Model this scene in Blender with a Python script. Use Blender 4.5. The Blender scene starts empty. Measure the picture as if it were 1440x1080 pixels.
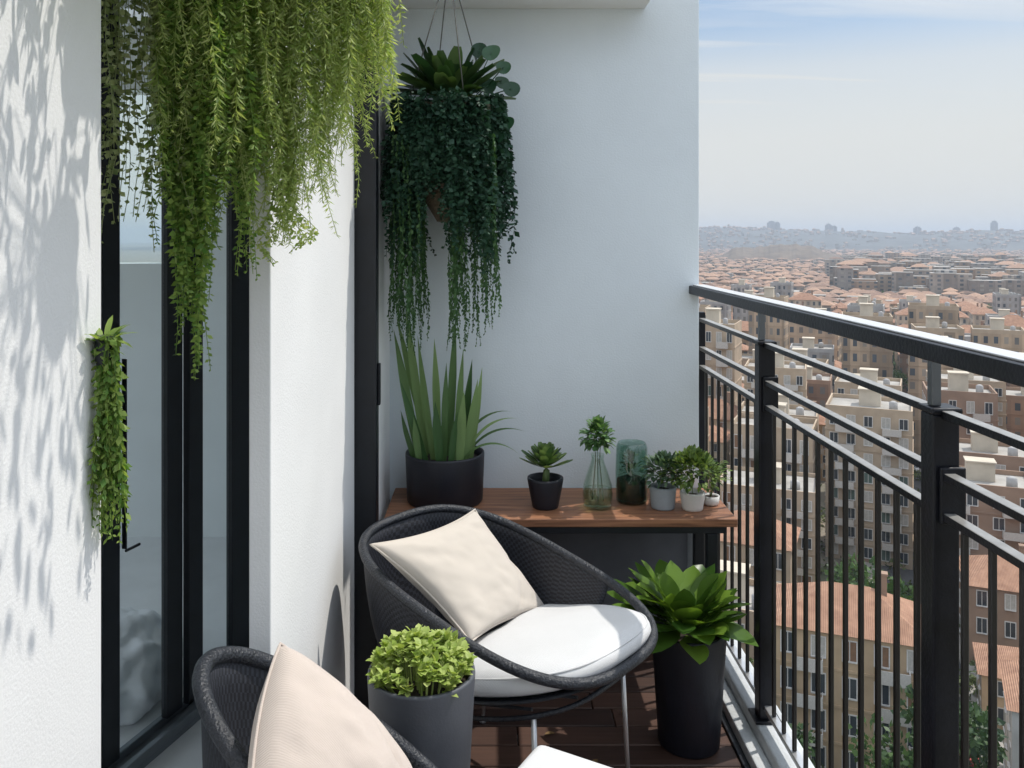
import bpy, bmesh, math, random
from mathutils import Vector, Matrix, noise
R = math.radians
rnd = random.Random(7)
scene = bpy.context.scene
COL = scene.collection
PI = math.pi

# ------------------------------------------------------------------ helpers
def new_mat(name):
    m = bpy.data.materials.new(name); m.use_nodes = True
    nt = m.node_tree; nt.nodes.clear()
    out = nt.nodes.new('ShaderNodeOutputMaterial')
    b = nt.nodes.new('ShaderNodeBsdfPrincipled')
    nt.links.new(b.outputs[0], out.inputs[0])
    return m, nt, b, out
def N(nt, t, **kw):
    n = nt.nodes.new(t)
    for k, v in kw.items():
        if hasattr(n, k): setattr(n, k, v)
        else: n.inputs[k].default_value = v
    return n
def L(nt, a, b): nt.links.new(a, b)
def math_node(nt, op, a, b=None, c=None):
    n = nt.nodes.new('ShaderNodeMath'); n.operation = op
    for i, v in enumerate((a, b, c)):
        if v is None: continue
        if hasattr(v, 'is_linked') or hasattr(v, 'links'): nt.links.new(v, n.inputs[i])
        else: n.inputs[i].default_value = v
    return n.outputs[0]
def ramp(nt, fac, stops):
    r = nt.nodes.new('ShaderNodeValToRGB'); nt.links.new(fac, r.inputs[0])
    e = r.color_ramp.elements
    while len(e) < len(stops): e.new(0.5)
    for el, (p, c) in zip(e, stops): el.position = p; el.color = (*c, 1)
    return r.outputs[0]
def shade(c, k): return tuple(min(1, x * k) for x in c)
def mat(name, color, rough=0.6, metal=0.0, var=0.12, scale=8.0, bump=0.0, bscale=60.0, coord='Object', stretch=(1, 1, 1)):
    m, nt, b, out = new_mat(name)
    tc = N(nt, 'ShaderNodeTexCoord'); mp = N(nt, 'ShaderNodeMapping'); mp.inputs['Scale'].default_value = stretch
    L(nt, tc.outputs[coord], mp.inputs[0])
    nz = N(nt, 'ShaderNodeTexNoise', Scale=scale, Detail=5.0, Roughness=0.6); L(nt, mp.outputs[0], nz.inputs['Vector'])
    c = ramp(nt, nz.outputs[0], [(0.3, shade(color, 1 - var)), (0.7, shade(color, 1 + var))])
    L(nt, c, b.inputs['Base Color'])
    b.inputs['Roughness'].default_value = rough; b.inputs['Metallic'].default_value = metal
    if bump:
        n2 = N(nt, 'ShaderNodeTexNoise', Scale=bscale, Detail=4.0); L(nt, mp.outputs[0], n2.inputs['Vector'])
        bp = N(nt, 'ShaderNodeBump', Strength=bump, Distance=0.01); L(nt, n2.outputs[0], bp.inputs['Height'])
        L(nt, bp.outputs[0], b.inputs['Normal'])
    return m
def leaf_mat(name, c1, c2, rough=0.5, trans=0.35, tcol=None):
    m, nt, b, out = new_mat(name)
    g = N(nt, 'ShaderNodeNewGeometry')
    c = ramp(nt, g.outputs['Random Per Island'], [(0.0, c1), (1.0, c2)])
    L(nt, c, b.inputs['Base Color']); b.inputs['Roughness'].default_value = rough
    b.inputs['Specular IOR Level'].default_value = 0.35
    tr = N(nt, 'ShaderNodeBsdfTranslucent')
    mx = N(nt, 'ShaderNodeMixRGB'); mx.blend_type = 'MULTIPLY'; mx.inputs[0].default_value = 1
    L(nt, c, mx.inputs[1]); mx.inputs[2].default_value = (*(tcol or (1.0, 1.0, 0.5)), 1)
    L(nt, mx.outputs[0], tr.inputs[0])
    ms = N(nt, 'ShaderNodeMixShader'); ms.inputs[0].default_value = trans
    L(nt, b.outputs[0], ms.inputs[1]); L(nt, tr.outputs[0], ms.inputs[2]); L(nt, ms.outputs[0], out.inputs[0])
    return m
def glass_mat(name, tint=(0.9, 0.95, 0.95), refl=0.06, rough=0.02):
    m, nt, b, out = new_mat(name); nt.nodes.remove(b)
    t = N(nt, 'ShaderNodeBsdfTransparent'); t.inputs[0].default_value = (*tint, 1)
    g = N(nt, 'ShaderNodeBsdfGlossy'); g.inputs['Roughness'].default_value = rough
    fr = N(nt, 'ShaderNodeFresnel', IOR=1.45); ge = N(nt, 'ShaderNodeNewGeometry')
    f = math_node(nt, 'MULTIPLY', math_node(nt, 'ADD', fr.outputs[0], refl), math_node(nt, 'SUBTRACT', 1.0, ge.outputs['Backfacing']))
    ms = N(nt, 'ShaderNodeMixShader'); L(nt, f, ms.inputs[0]); L(nt, t.outputs[0], ms.inputs[1]); L(nt, g.outputs[0], ms.inputs[2])
    L(nt, ms.outputs[0], out.inputs[0]); return m

def box(bm, x0, x1, y0, y1, z0, z1, bev=0.0, seg=2, mi=0, rotz=0.0):
    M = Matrix.Translation(((x0+x1)/2, (y0+y1)/2, (z0+z1)/2)) @ Matrix.Rotation(rotz, 4, 'Z') @ Matrix.Diagonal((x1-x0, y1-y0, z1-z0, 1))
    r = bmesh.ops.create_cube(bm, size=1.0, matrix=M)
    vs = r['verts']; fs = set(f for v in vs for f in v.link_faces)
    for f in fs: f.material_index = mi
    if bev > 0:
        es = list(set(e for v in vs for e in v.link_edges))
        bmesh.ops.bevel(bm, geom=es, offset=bev, segments=seg, affect='EDGES', profile=0.5)
def tube(bm, pts, rad, seg=8, closed=False, mi=0):
    pts = [Vector(p) for p in pts]; n = len(pts); rings = []
    up = Vector((0, 0, 1))
    for i, p in enumerate(pts):
        if closed: d = pts[(i+1) % n] - pts[i-1]
        else: d = pts[min(i+1, n-1)] - pts[max(i-1, 0)]
        d.normalize()
        a = d.cross(up)
        if a.length < 1e-3: a = d.cross(Vector((0, 1, 0)))
        a.normalize(); b = d.cross(a)
        r = rad[i] if isinstance(rad, (list, tuple)) else rad
        rings.append([bm.verts.new(p + a*math.cos(t)*r + b*math.sin(t)*r) for t in (2*PI*k/seg for k in range(seg))])
    m = n if closed else n-1
    for i in range(m):
        A, B = rings[i], rings[(i+1) % n]
        for k in range(seg):
            f = bm.faces.new((A[k], A[(k+1) % seg], B[(k+1) % seg], B[k])); f.smooth = True; f.material_index = mi
    if not closed:
        for rg in (rings[0], rings[-1]):
            try: bm.faces.new(rg).material_index = mi
            except ValueError: pass
def lathe(bm, prof, seg=40, mi=0, c=(0, 0, 0), smooth=True):
    rings = []
    for r, z in prof:
        if r < 1e-5: rings.append([bm.verts.new((c[0], c[1], c[2]+z))])
        else: rings.append([bm.verts.new((c[0]+r*math.cos(2*PI*k/seg), c[1]+r*math.sin(2*PI*k/seg), c[2]+z)) for k in range(seg)])
    for A, B in zip(rings[:-1], rings[1:]):
        for k in range(seg):
            a, a2 = A[k % len(A)], A[(k+1) % len(A)]; b_, b2 = B[k % len(B)], B[(k+1) % len(B)]
            vs = [v for i, v in enumerate((a, a2, b2, b_)) if v not in (a, a2, b2, b_)[:i]]
            if len(vs) >= 3:
                f = bm.faces.new(vs); f.smooth = smooth; f.material_index = mi
def obj(name, bm, m, parent=None, loc=(0, 0, 0), rotz=0.0, autosmooth=False):
    bmesh.ops.recalc_face_normals(bm, faces=bm.faces) if len(bm.faces) < 4000 else None
    me = bpy.data.meshes.new(name); bm.to_mesh(me); bm.free()
    for x in (m if isinstance(m, (list, tuple)) else [m]): me.materials.append(x)
    o = bpy.data.objects.new(name, me); COL.objects.link(o)
    o.location = loc; o.rotation_euler = (0, 0, rotz)
    if parent: o.parent = parent
    return o
def tag(o, label, cat, group=None):
    o['label'] = label; o['category'] = cat
    if group: o['group'] = group
    return o
def thing(name, label, cat, loc=(0, 0, 0), rotz=0.0, group=None):
    o = bpy.data.objects.new(name, None); COL.objects.link(o); o.empty_display_size = 0.1
    o.location = loc; o.rotation_euler = (0, 0, rotz)
    return tag(o, label, cat, group)
KIDS = {}
def copy_tree(o, parent=None):
    c = o.copy(); COL.objects.link(c); c.parent = parent
    for ch in o.children: copy_tree(ch, c)
    return c
def structure(o): o['kind'] = 'structure'; return o
NB = bmesh.new

def leaf(bm, base, d, nrm, length, width, prof, droop=0.0, fold=0.0, n=5, mi=0, twist=0.0):
    """one leaf: a folded strip along d, drooping; prof(t) is the half-width share."""
    d = Vector(d).normalized(); nrm = Vector(nrm); s = d.cross(nrm)
    if s.length < 1e-4: s = d.cross(Vector((0.3, 0.8, 0.1)))
    s.normalize(); nn = s.cross(d).normalized()
    p = Vector(base); prev = None; step = length/n
    for i in range(n+1):
        t = i/n; w = width*0.5*prof(t)
        if w < 1e-5:
            row = [bm.verts.new(p)]
        elif fold:
            row = [bm.verts.new(p - s*w + nn*w*fold), bm.verts.new(p), bm.verts.new(p + s*w + nn*w*fold)]
        else:
            row = [bm.verts.new(p - s*w), bm.verts.new(p + s*w)]
        if prev:
            if len(prev) == len(row):
                for k in range(len(row)-1):
                    f = bm.faces.new((prev[k], prev[k+1], row[k+1], row[k])); f.smooth = True; f.material_index = mi
            else:
                a, b = (prev, row) if len(prev) > len(row) else (row, prev)
                for k in range(len(a)-1):
                    f = bm.faces.new((a[k], a[k+1], b[0])); f.smooth = True; f.material_index = mi
        prev = row
        d = (d + Vector((0, 0, -1))*droop/n).normalized()
        nn = s.cross(d).normalized()
        if twist:
            q = Matrix.Rotation(twist/n, 3, d); s = q @ s; nn = q @ nn
        p = p + d*step
def prof_oval(t): return max(0.0, math.sin(PI*min(1, t*0.94+0.05)))**0.75 if t < 0.999 else 0.0
def prof_spoon(t): return (0.25+0.75*math.sin(PI*min(1, max(0, (t-0.15)/0.9)))**0.7) if t < 0.95 else 0.45
def prof_blade(t): return (0.75+0.25*math.sin(PI*t))*(1-max(0, (t-0.55)/0.45)**1.6) if t < 0.999 else 0.0
def rv(a=1.0): return Vector((rnd.uniform(-a, a), rnd.uniform(-a, a), rnd.uniform(-a, a)))
def udir(elev_lo, elev_hi):
    a = rnd.uniform(0, 2*PI); e = R(rnd.uniform(elev_lo, elev_hi))
    return Vector((math.cos(a)*math.cos(e), math.sin(a)*math.cos(e), math.sin(e)))
def small_leaf(bm, p, d, size, w=0.6, mi=0):
    d = Vector(d).normalized(); s = d.cross(rv()).normalized()
    a = bm.verts.new(p); b = bm.verts.new(p + d*size*0.5 + s*size*w*0.5); c = bm.verts.new(p + d*size); e = bm.verts.new(p + d*size*0.5 - s*size*w*0.5)
    f = bm.faces.new((a, b, c, e)); f.material_index = mi
def strand(bm, top, length, spacing, leafsize, sway=0.02, spread=1.0, start=0.0, w=0.6, stem=0.0007, curl=0.0, per=2, droopy=0.6):
    """a hanging stem with little leaves all the way down"""
    ph = rnd.uniform(0, 6.28); ph2 = rnd.uniform(0, 6.28); ox, oy = rnd.uniform(-1, 1)*sway, rnd.uniform(-1, 1)*sway
    k = max(3, int(length/0.05)); pts = []
    for i in range(k+1):
        t = i/k; z = -length*t
        q = Vector((ox*t + sway*0.5*math.sin(ph+t*length*14)*t, oy*t + sway*0.5*math.sin(ph2+t*length*11)*t, z))
        if curl and t > 0.82:
            u = (t-0.82)/0.18; q.x += curl*math.sin(u*2.6)*0.05; q.z += 0.04*u*u
        pts.append(Vector(top)+q)
    if stem: tube(bm, pts, stem, 3)
    z = start
    while z < length:
        t = z/length*k; i = min(k-1, int(t)); p = pts[i].lerp(pts[i+1], t-i)
        taper = 1.0 if z < length*0.8 else 1.0-0.5*(z-length*0.8)/(length*0.2)
        for _ in range(per):
            a = rnd.uniform(0, 2*PI)
            d = Vector((math.cos(a)*spread, math.sin(a)*spread, -droopy+rnd.uniform(-0.5, 0.5)))
            small_leaf(bm, p, d, leafsize*taper*rnd.uniform(0.65, 1.25), w)
        z += spacing*rnd.uniform(0.6, 1.4)

# ------------------------------------------------------------------ materials
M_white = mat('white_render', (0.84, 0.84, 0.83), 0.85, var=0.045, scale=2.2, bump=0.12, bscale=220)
M_shade_render = mat('shaded_render', (0.74, 0.80, 0.84), 0.85, var=0.05, scale=1.6, bump=0.14, bscale=160)  # blue sky fill of the shade is put into this wall colour
M_black = mat('black_powder_coat', (0.006, 0.008, 0.012), 0.45, var=0.25, scale=20, bump=0.04, bscale=300)
M_rail = mat('rail_paint', (0.007, 0.008, 0.012), 0.38, var=0.5, scale=9, bump=0.12, bscale=120)
M_rail.node_tree.nodes['Principled BSDF'].inputs['Specular IOR Level'].default_value = 0.28
M_hilite = mat('painted_highlight', (0.74, 0.74, 0.75), 0.25, 0.35, var=0.06, scale=30)  # white sun highlight of the black handrail, put into colour
M_hilite_thin = mat('painted_rail_glint', (0.36, 0.35, 0.33), 0.3, 0.3, var=0.2, scale=30)  # bright reflection along the thin rails' tops, painted as a pale colour
M_stemgrey = mat('bracket_grey', (0.12, 0.13, 0.14), 0.35, 0.5)
M_railbrown = mat('baluster_paint', (0.009, 0.008, 0.008), 0.42, var=0.3, scale=14)
M_concrete = mat('kerb_concrete', (0.55, 0.57, 0.58), 0.8, var=0.16, scale=9, bump=0.25, bscale=90)
M_tile = mat('pale_tile', (0.70, 0.71, 0.72), 0.45, var=0.06, scale=6)
M_pot = mat('charcoal_pot', (0.072, 0.077, 0.09), 0.55, var=0.15, scale=10, bump=0.06, bscale=180)
M_potblack = mat('black_pot', (0.009, 0.010, 0.017), 0.5, var=0.2, scale=12, bump=0.06, bscale=160)
M_soil = mat('soil', (0.03, 0.02, 0.014), 0.95, var=0.4, scale=60, bump=0.8, bscale=120)
M_greypot = mat('grey_pot', (0.33, 0.37, 0.40), 0.6, var=0.1, scale=12)
M_whitepot = mat('white_pot', (0.72, 0.71, 0.68), 0.5, var=0.06, scale=12)
M_metal = mat('pale_metal', (0.62, 0.62, 0.62), 0.32, 0.7, var=0.08, scale=20)
M_rim = mat('rattan_rim', (0.022, 0.025, 0.032), 0.42, var=0.25, scale=40, bump=0.5, bscale=160)
M_glass = glass_mat('door_glass', (0.95, 0.98, 0.98), 0.03)
M_basket = mat('coir_basket', (0.15, 0.12, 0.08), 0.95, var=0.25, scale=30, bump=0.8, bscale=120)
M_jute = mat('hanger_cord', (0.10, 0.10, 0.09), 0.8, var=0.2)
M_plaster_in = mat('room_plaster', (0.84, 0.87, 0.87), 0.9, var=0.04, scale=3)
M_blanket = mat('white_blanket', (0.85, 0.86, 0.88), 0.9, var=0.04, scale=6, bump=0.4, bscale=18)

def fabric(name, c, var=0.02):
    m, nt, b, out = new_mat(name)
    tc = N(nt, 'ShaderNodeTexCoord')
    w1 = N(nt, 'ShaderNodeTexWave', Scale=240.0, Distortion=1.0); w1.bands_direction = 'X'
    w2 = N(nt, 'ShaderNodeTexWave', Scale=240.0, Distortion=1.0); w2.bands_direction = 'Z'
    for w in (w1, w2): L(nt, tc.outputs['Object'], w.inputs['Vector'])
    h = math_node(nt, 'ADD', w1.outputs['Fac'], w2.outputs['Fac'])
    nz = N(nt, 'ShaderNodeTexNoise', Scale=9.0, Detail=4.0); L(nt, tc.outputs['Object'], nz.inputs['Vector'])
    L(nt, ramp(nt, nz.outputs[0], [(0.3, shade(c, 1-var)), (0.7, shade(c, 1+var))]), b.inputs['Base Color'])
    hh = math_node(nt, 'MULTIPLY_ADD', nz.outputs[0], 0.8, h)
    bp = N(nt, 'ShaderNodeBump', Strength=0.35, Distance=0.003); L(nt, hh, bp.inputs['Height']); L(nt, bp.outputs[0], b.inputs['Normal'])
    b.inputs['Roughness'].default_value = 0.95
    b.inputs['Sheen Weight'].default_value = 0.25
    return m
M_pillow = fabric('cream_linen', (0.63, 0.565, 0.49))
M_pillow2 = fabric('oatmeal_linen', (0.62, 0.53, 0.465))
M_cushion = fabric('white_canvas', (0.74, 0.74, 0.74), 0.02)

def woven(name, c_dark, c_light):
    m, nt, b, out = new_mat(name)
    tc = N(nt, 'ShaderNodeTexCoord')
    ch = N(nt, 'ShaderNodeTexChecker', Scale=130.0); L(nt, tc.outputs['UV'], ch.inputs['Vector'])
    nz = N(nt, 'ShaderNodeTexNoise', Scale=120.0, Detail=2.0); L(nt, tc.outputs['Object'], nz.inputs['Vector'])
    f = math_node(nt, 'MULTIPLY', ch.outputs['Fac'], nz.outputs[0])
    L(nt, ramp(nt, f, [(0.1, c_dark), (0.6, c_light)]), b.inputs['Base Color'])
    bp = N(nt, 'ShaderNodeBump', Strength=0.6, Distance=0.004); L(nt, ch.outputs['Fac'], bp.inputs['Height']); L(nt, bp.outputs[0], b.inputs['Normal'])
    b.inputs['Roughness'].default_value = 0.6
    return m
M_woven = woven('woven_shell', (0.006, 0.007, 0.011), (0.03, 0.033, 0.045))

def deck_mat():
    m, nt, b, out = new_mat('deck_wood')
    g = N(nt, 'ShaderNodeNewGeometry'); tc = N(nt, 'ShaderNodeTexCoord')
    mp = N(nt, 'ShaderNodeMapping'); mp.inputs['Scale'].default_value = (2, 40, 40); L(nt, tc.outputs['Object'], mp.inputs[0])
    nz = N(nt, 'ShaderNodeTexNoise', Scale=2.0, Detail=6.0, Distortion=0.6); L(nt, mp.outputs[0], nz.inputs['Vector'])
    f = math_node(nt, 'MULTIPLY_ADD', g.outputs['Random Per Island'], 0.45, math_node(nt, 'MULTIPLY', nz.outputs[0], 0.55))
    L(nt, ramp(nt, f, [(0.2, (0.032, 0.016, 0.012)), (0.75, (0.105, 0.053, 0.036))]), b.inputs['Base Color'])
    b.inputs['Roughness'].default_value = 0.55
    bp = N(nt, 'ShaderNodeBump', Strength=0.3, Distance=0.003); L(nt, nz.outputs[0], bp.inputs['Height']); L(nt, bp.outputs[0], b.inputs['Normal'])
    return m
M_deck = deck_mat()
def shelf_mat():
    m, nt, b, out = new_mat('shelf_wood')
    tc = N(nt, 'ShaderNodeTexCoord')
    mp = N(nt, 'ShaderNodeMapping'); mp.inputs['Scale'].default_value = (1.5, 22, 22); L(nt, tc.outputs['Object'], mp.inputs[0])
    nz = N(nt, 'ShaderNodeTexNoise', Scale=3.0, Detail=7.0, Distortion=0.9); L(nt, mp.outputs[0], nz.inputs['Vector'])
    L(nt, ramp(nt, nz.outputs[0], [(0.25, (0.12, 0.05, 0.028)), (0.6, (0.34, 0.155, 0.08)), (0.8, (0.42, 0.21, 0.11))]), b.inputs['Base Color'])
    b.inputs['Roughness'].default_value = 0.5
    bp = N(nt, 'ShaderNodeBump', Strength=0.2, Distance=0.002); L(nt, nz.outputs[0], bp.inputs['Height']); L(nt, bp.outputs[0], b.inputs['Normal'])
    return m
M_shelf = shelf_mat()

L_feather = leaf_mat('feathery_green', (0.28, 0.41, 0.10), (0.64, 0.70, 0.32), trans=0.5)
L_trail = leaf_mat('trailing_green', (0.11, 0.24, 0.045), (0.38, 0.50, 0.14), trans=0.48)
L_vine = leaf_mat('vine_green', (0.18, 0.25, 0.08), (0.55, 0.60, 0.34), trans=0.35)
L_dark = leaf_mat('dark_green', (0.012, 0.045, 0.022), (0.035, 0.10, 0.045), rough=0.35, trans=0.15)
L_darkbase = leaf_mat('deep_green', (0.014, 0.05, 0.03), (0.03, 0.085, 0.045), rough=0.6, trans=0.15)
L_strand = leaf_mat('strand_green', (0.03, 0.09, 0.03), (0.10, 0.20, 0.07), trans=0.3)
L_rosette = leaf_mat('rosette_green', (0.018, 0.055, 0.018), (0.10, 0.17, 0.05), rough=0.35, trans=0.15)
L_snake = leaf_mat('snake_green', (0.05, 0.12, 0.04), (0.24, 0.36, 0.14), rough=0.4, trans=0.15)
L_succ = leaf_mat('succulent_green', (0.05, 0.11, 0.04), (0.22, 0.32, 0.11), rough=0.45, trans=0.2)
L_lime = leaf_mat('lime_green', (0.28, 0.40, 0.07), (0.58, 0.66, 0.24), trans=0.35)
L_bush = leaf_mat('bush_green', (0.06, 0.12, 0.04), (0.26, 0.36, 0.09), trans=0.3)
L_bluegreen = leaf_mat('bluish_green', (0.05, 0.10, 0.06), (0.16, 0.25, 0.15), trans=0.3)
L_broad = leaf_mat('broad_green', (0.03, 0.09, 0.014), (0.22, 0.36, 0.05), rough=0.32, trans=0.3)
M_stem = mat('green_stem', (0.10, 0.15, 0.05), 0.6)

# ------------------------------------------------------------------ balcony shell
def slab(name, x0, x1, y0, y1, z0, z1, m, bev=0.0):
    bm = NB(); box(bm, x0, x1, y0, y1, z0, z1, bev); return obj(name, bm, m)
# deck floor of boards running across the balcony
bm = NB(); y = -1.5
while y < 3.04:
    x = -0.42 + 0.0
    cut = rnd.uniform(-0.1, 0.5)
    box(bm, x, cut-0.0015, y, y+0.092, -0.03, 0, 0.003, 1); box(bm, cut+0.0015, 0.70, y, y+0.092, -0.03, 0.0, 0.003, 1); y += 0.097
structure(obj('floor', bm, M_deck))
structure(slab('slab', -3.2, 0.86, -1.5, 3.25, -0.25, -0.034, M_concrete))
structure(slab('recess_floor', -3.2, -0.423, 1.21, 4.2, -0.033, 0.0, M_tile))
bm = NB()
box(bm, -3.2, -0.32, -1.5, 1.249, 2.29, 2.5); box(bm, -3.2, -0.20, 1.25, 2.849, 2.29, 2.5); box(bm, -3.2, 0.55, 2.85, 3.049, 2.29, 2.5); box(bm, -3.2, -0.79, 3.251, 4.4, 2.29, 2.5)
structure(obj('ceiling', bm, M_white))

tag(slab('end_wall', -0.86, 0.745, 3.05, 3.25, -0.25, 2.75, M_shade_render, 0.004), 'pale shaded wall closing the far end of the balcony, behind the shelf', 'wall')
tag(slab('near_wall', -1.7, -0.55, -1.5, 1.21, -0.03, 2.288, M_white, 0.006), 'sunlit white wall at the left with leaf shadows on it', 'wall')
tag(slab('wall_pier', -0.462, -0.42, 1.63, 2.63, 0.0, 2.288, M_white, 0.003), 'bright white wall panel between the black door frames', 'wall')
tag(slab('wall_return', -0.46, -0.36, 2.70, 3.048, 0.0, 2.288, M_white, 0.003), 'narrow pale strip of wall between black post and end wall', 'wall')

# black post and its top rail by the end wall
t = thing('door_frame', 'tall black steel door post between white wall panel and end wall', 'door frame', (-0.39, 2.665, 0))
bm = NB(); box(bm, -0.037, 0.037, -0.03, 0.03, 0, 2.115, 0.004); obj('stile', bm, M_black, t)
bm = NB(); box(bm, 0.012, 0.037, 0.031, 0.38, 2.085, 2.115, 0.003); obj('top_rail', bm, M_black, t)
bm = NB(); box(bm, 0.0375, 0.046, -0.012, 0.012, 0.95, 1.08, 0.003); obj('lock_plate', bm, M_rail, t)

# glazed sliding doors, set back at an angle
ang = math.atan2(0.955, 0.296)
dr = thing('sliding_door', 'tall glazed sliding door with black stiles, set back left of the white wall panel', 'door', (-1.25, 1.6, 0), ang)
for a, b, off in ((0.0, 0.05, 0), (0.70, 0.768, 0), (0.965, 1.035, 0.0), (1.05, 1.118, 0.012), (1.29, 1.395, 0)):
    bm = NB(); box(bm, a, b, -0.012-off, 0.012-off, 0.05, 2.2, 0.003); obj('stile', bm, M_black, dr)
bm = NB(); box(bm, 0, 1.55, -0.05, 0.05, 0.0, 0.02, 0.003); box(bm, 0, 1.55, -0.052, -0.034, 0.0205, 0.045, 0.002); box(bm, 0, 1.55, 0.012, 0.03, 0.0205, 0.045, 0.002)
obj('track', bm, mat('track_metal', (0.16, 0.18, 0.2), 0.4, 0.4), dr)
bm = NB(); box(bm, 0, 1.55, -0.035, 0.035, 2.201, 2.288, 0.003); obj('head_rail', bm, M_black, dr)
for a, b in ((0.051, 0.699), (0.769, 0.964), (1.119, 1.289), (1.396, 1.55)):
    bm = NB(); box(bm, a, b, -0.004, 0.004, 0.05, 2.2); obj('glass_pane', bm, M_glass, dr)
bm = NB(); box(bm, 0.772, 0.7765, -0.028, -0.0125, 0.62, 1.14, 0.002); box(bm, 0.772, 0.83, -0.028, -0.022, 0.612, 0.6195, 0.002)
obj('handle', bm, M_black, dr)

# the room behind the glass
tag(slab('room_side_wall', -0.86, -0.79, 3.252, 4.2, 0.0, 2.288, M_plaster_in), 'grey plaster side wall of the room seen through the door glass', 'wall')
bm = NB()
box(bm, -3.2, -3.1, 4.2, 4.35, 0, 2.288); box(bm, -1.60, -0.79, 4.2, 4.35, 0, 2.288); box(bm, -3.099, -1.601, 4.2, 4.35, 0, 1.345); box(bm, -3.099, -1.601, 4.2, 4.35, 2.2, 2.288)
t = thing('room_back_wall', 'grey back wall of the room with a bright window, seen through the door glass', 'wall', (0, 0, 0))
obj('wall', bm, M_plaster_in, t)
bm = NB(); box(bm, -3.1, -1.6, 4.21, 4.218, 1.346, 2.199); obj('window_pane', bm, M_glass, t)
tag(slab('room_left_wall', -3.3, -3.2, 1.21, 4.35, 0.0, 0.8, M_plaster_in), 'low plaster wall inside the room, open above to add unseen light', 'wall')  # kept low so that added daylight from out of view fills the room
bm = NB(); bmesh.ops.create_icosphere(bm, subdivisions=5, radius=1.0)
for v in bm.verts:
    n1 = noise.fractal(v.co*2.3, 1.0, 2.0, 4); n2 = abs(noise.noise(v.co*4.0+Vector((3, 1, 2))))
    v.co *= 1+0.16*n1-0.08*n2
    v.co.x *= 0.2; v.co.y *= 0.26; v.co.z = max(0.0, (v.co.z+0.35)*0.17)
for f in bm.faces: f.smooth = True
tag(obj('blanket', bm, M_blanket, None, (-1.22, 2.78, 0.001), 0.3), 'crumpled white blanket on the floor behind the door glass', 'blanket')

# kerb along the railing
t = thing('kerb', 'pale concrete kerb running under the black railing', 'kerb', (0, 0, 0))
bm = NB(); box(bm, 0.765, 0.86, -1.5, 3.25, -0.033, 0.07, 0.006); obj('upstand', bm, M_concrete, t)
bm = NB(); box(bm, 0.722, 0.764, -1.5, 3.048, -0.033, 0.035, 0.005); obj('ledge', bm, M_concrete, t)
bm = NB(); box(bm, 0.7015, 0.7205, -1.5, 3.048, -0.033, 0.006, 0.002); obj('drain_strip', bm, M_black, t)

# ------------------------------------------------------------------ railing
H = 1.47
t = thing('balcony_railing', 'black metal balcony railing with flat handrail and thin vertical bars', 'railing', (0, 0, 0))
bm = NB(); box(bm, 0.708, 0.765, -1.4, 3.049, H-0.165-0.034, H-0.169, 0.003, 2); hr = obj('handrail', bm, M_rail, t)
bm = NB(); box(bm, 0.722, 0.764, -1.4, 3.0485, H-0.1688, H-0.165, 0.0015, 2); obj('highlight_strip', bm, M_hilite, hr)  # thin strip added to carry the handrail's painted highlight
posts = [3.25, 2.49, 1.52, 0.72, -0.08, -0.88]
for i, py in enumerate(posts):
    bm = NB(); w = 0.015 if i == 0 else 0.0235
    zt = 1.19 if i == 0 else 1.16
    box(bm, 0.80-w, 0.80+w, py-w, py+w, 0.071, zt, 0.004)
    if i:
        box(bm, 0.80-w-0.004, 0.80+w+0.004, py-w-0.004, py+w+0.004, zt+0.0005, zt+0.012, 0.004)
    p = obj('post', bm, M_rail, t)
    if i:
        bm = NB(); box(bm, 0.782, 0.798, py-0.010, py+0.010, zt+0.0125, H-0.176, 0.002); box(bm, 0.7655, 0.7815, py-0.010, py+0.010, H-0.19, H-0.176, 0.002); obj('stem', bm, M_stemgrey, p)
        bm = NB(); box(bm, 0.785, 0.829, py-0.034, py-0.0242, 0.97, 1.07, 0.003); obj('bracket', bm, M_rail, p)
        bm = NB(); lathe(bm, [(0, 0), (0.006, 0), (0.006, 0.004), (0.003, 0.007), (0, 0.008)], 10)
        bmesh.ops.rotate(bm, verts=bm.verts, matrix=Matrix.Rotation(PI/2, 3, 'X'))
        obj('bolt', bm, M_metal, p, (0.807, py-0.0345, 1.05))
        bm = NB(); box(bm, 0.80-0.038, 0.80+0.038, py-0.038, py+0.038, 0.0705, 0.08, 0.002); obj('base_plate', bm, M_rail, p)
for dz in (0.302, 0.41, 0.48):
    bm = NB()
    for a, b in zip(posts[1:], posts[:-1]):
        box(bm, 0.789, 0.811, a+0.024, b-(0.024 if b < 3 else 0.0155), H-dz-0.014, H-dz, 0.002)
    box(bm, 0.789, 0.811, -1.4, posts[-1]-0.024, H-dz-0.014, H-dz, 0.002)
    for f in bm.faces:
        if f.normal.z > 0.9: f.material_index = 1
    obj('rail', bm, [M_rail, M_hilite_thin], t)
bm = NB()
for a, b in zip(posts[1:], posts[:-1]): box(bm, 0.789, 0.811, a+0.024, b-(0.024 if b < 3 else 0.0155), 0.105, 0.12, 0.002)
obj('bottom_rail', bm, M_metal, t)
for a, b in zip(posts[1:], posts[:-1]):
    n = max(3, round((b-a)/0.08))
    for k in range(1, n):
        yy = a+(b-a)*k/n
        bm = NB(); box(bm, 0.795, 0.805, yy-0.0055, yy+0.0055, 0.1205, H-0.4945, 0.0015, 1); obj('baluster', bm, M_railbrown, t)

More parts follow.
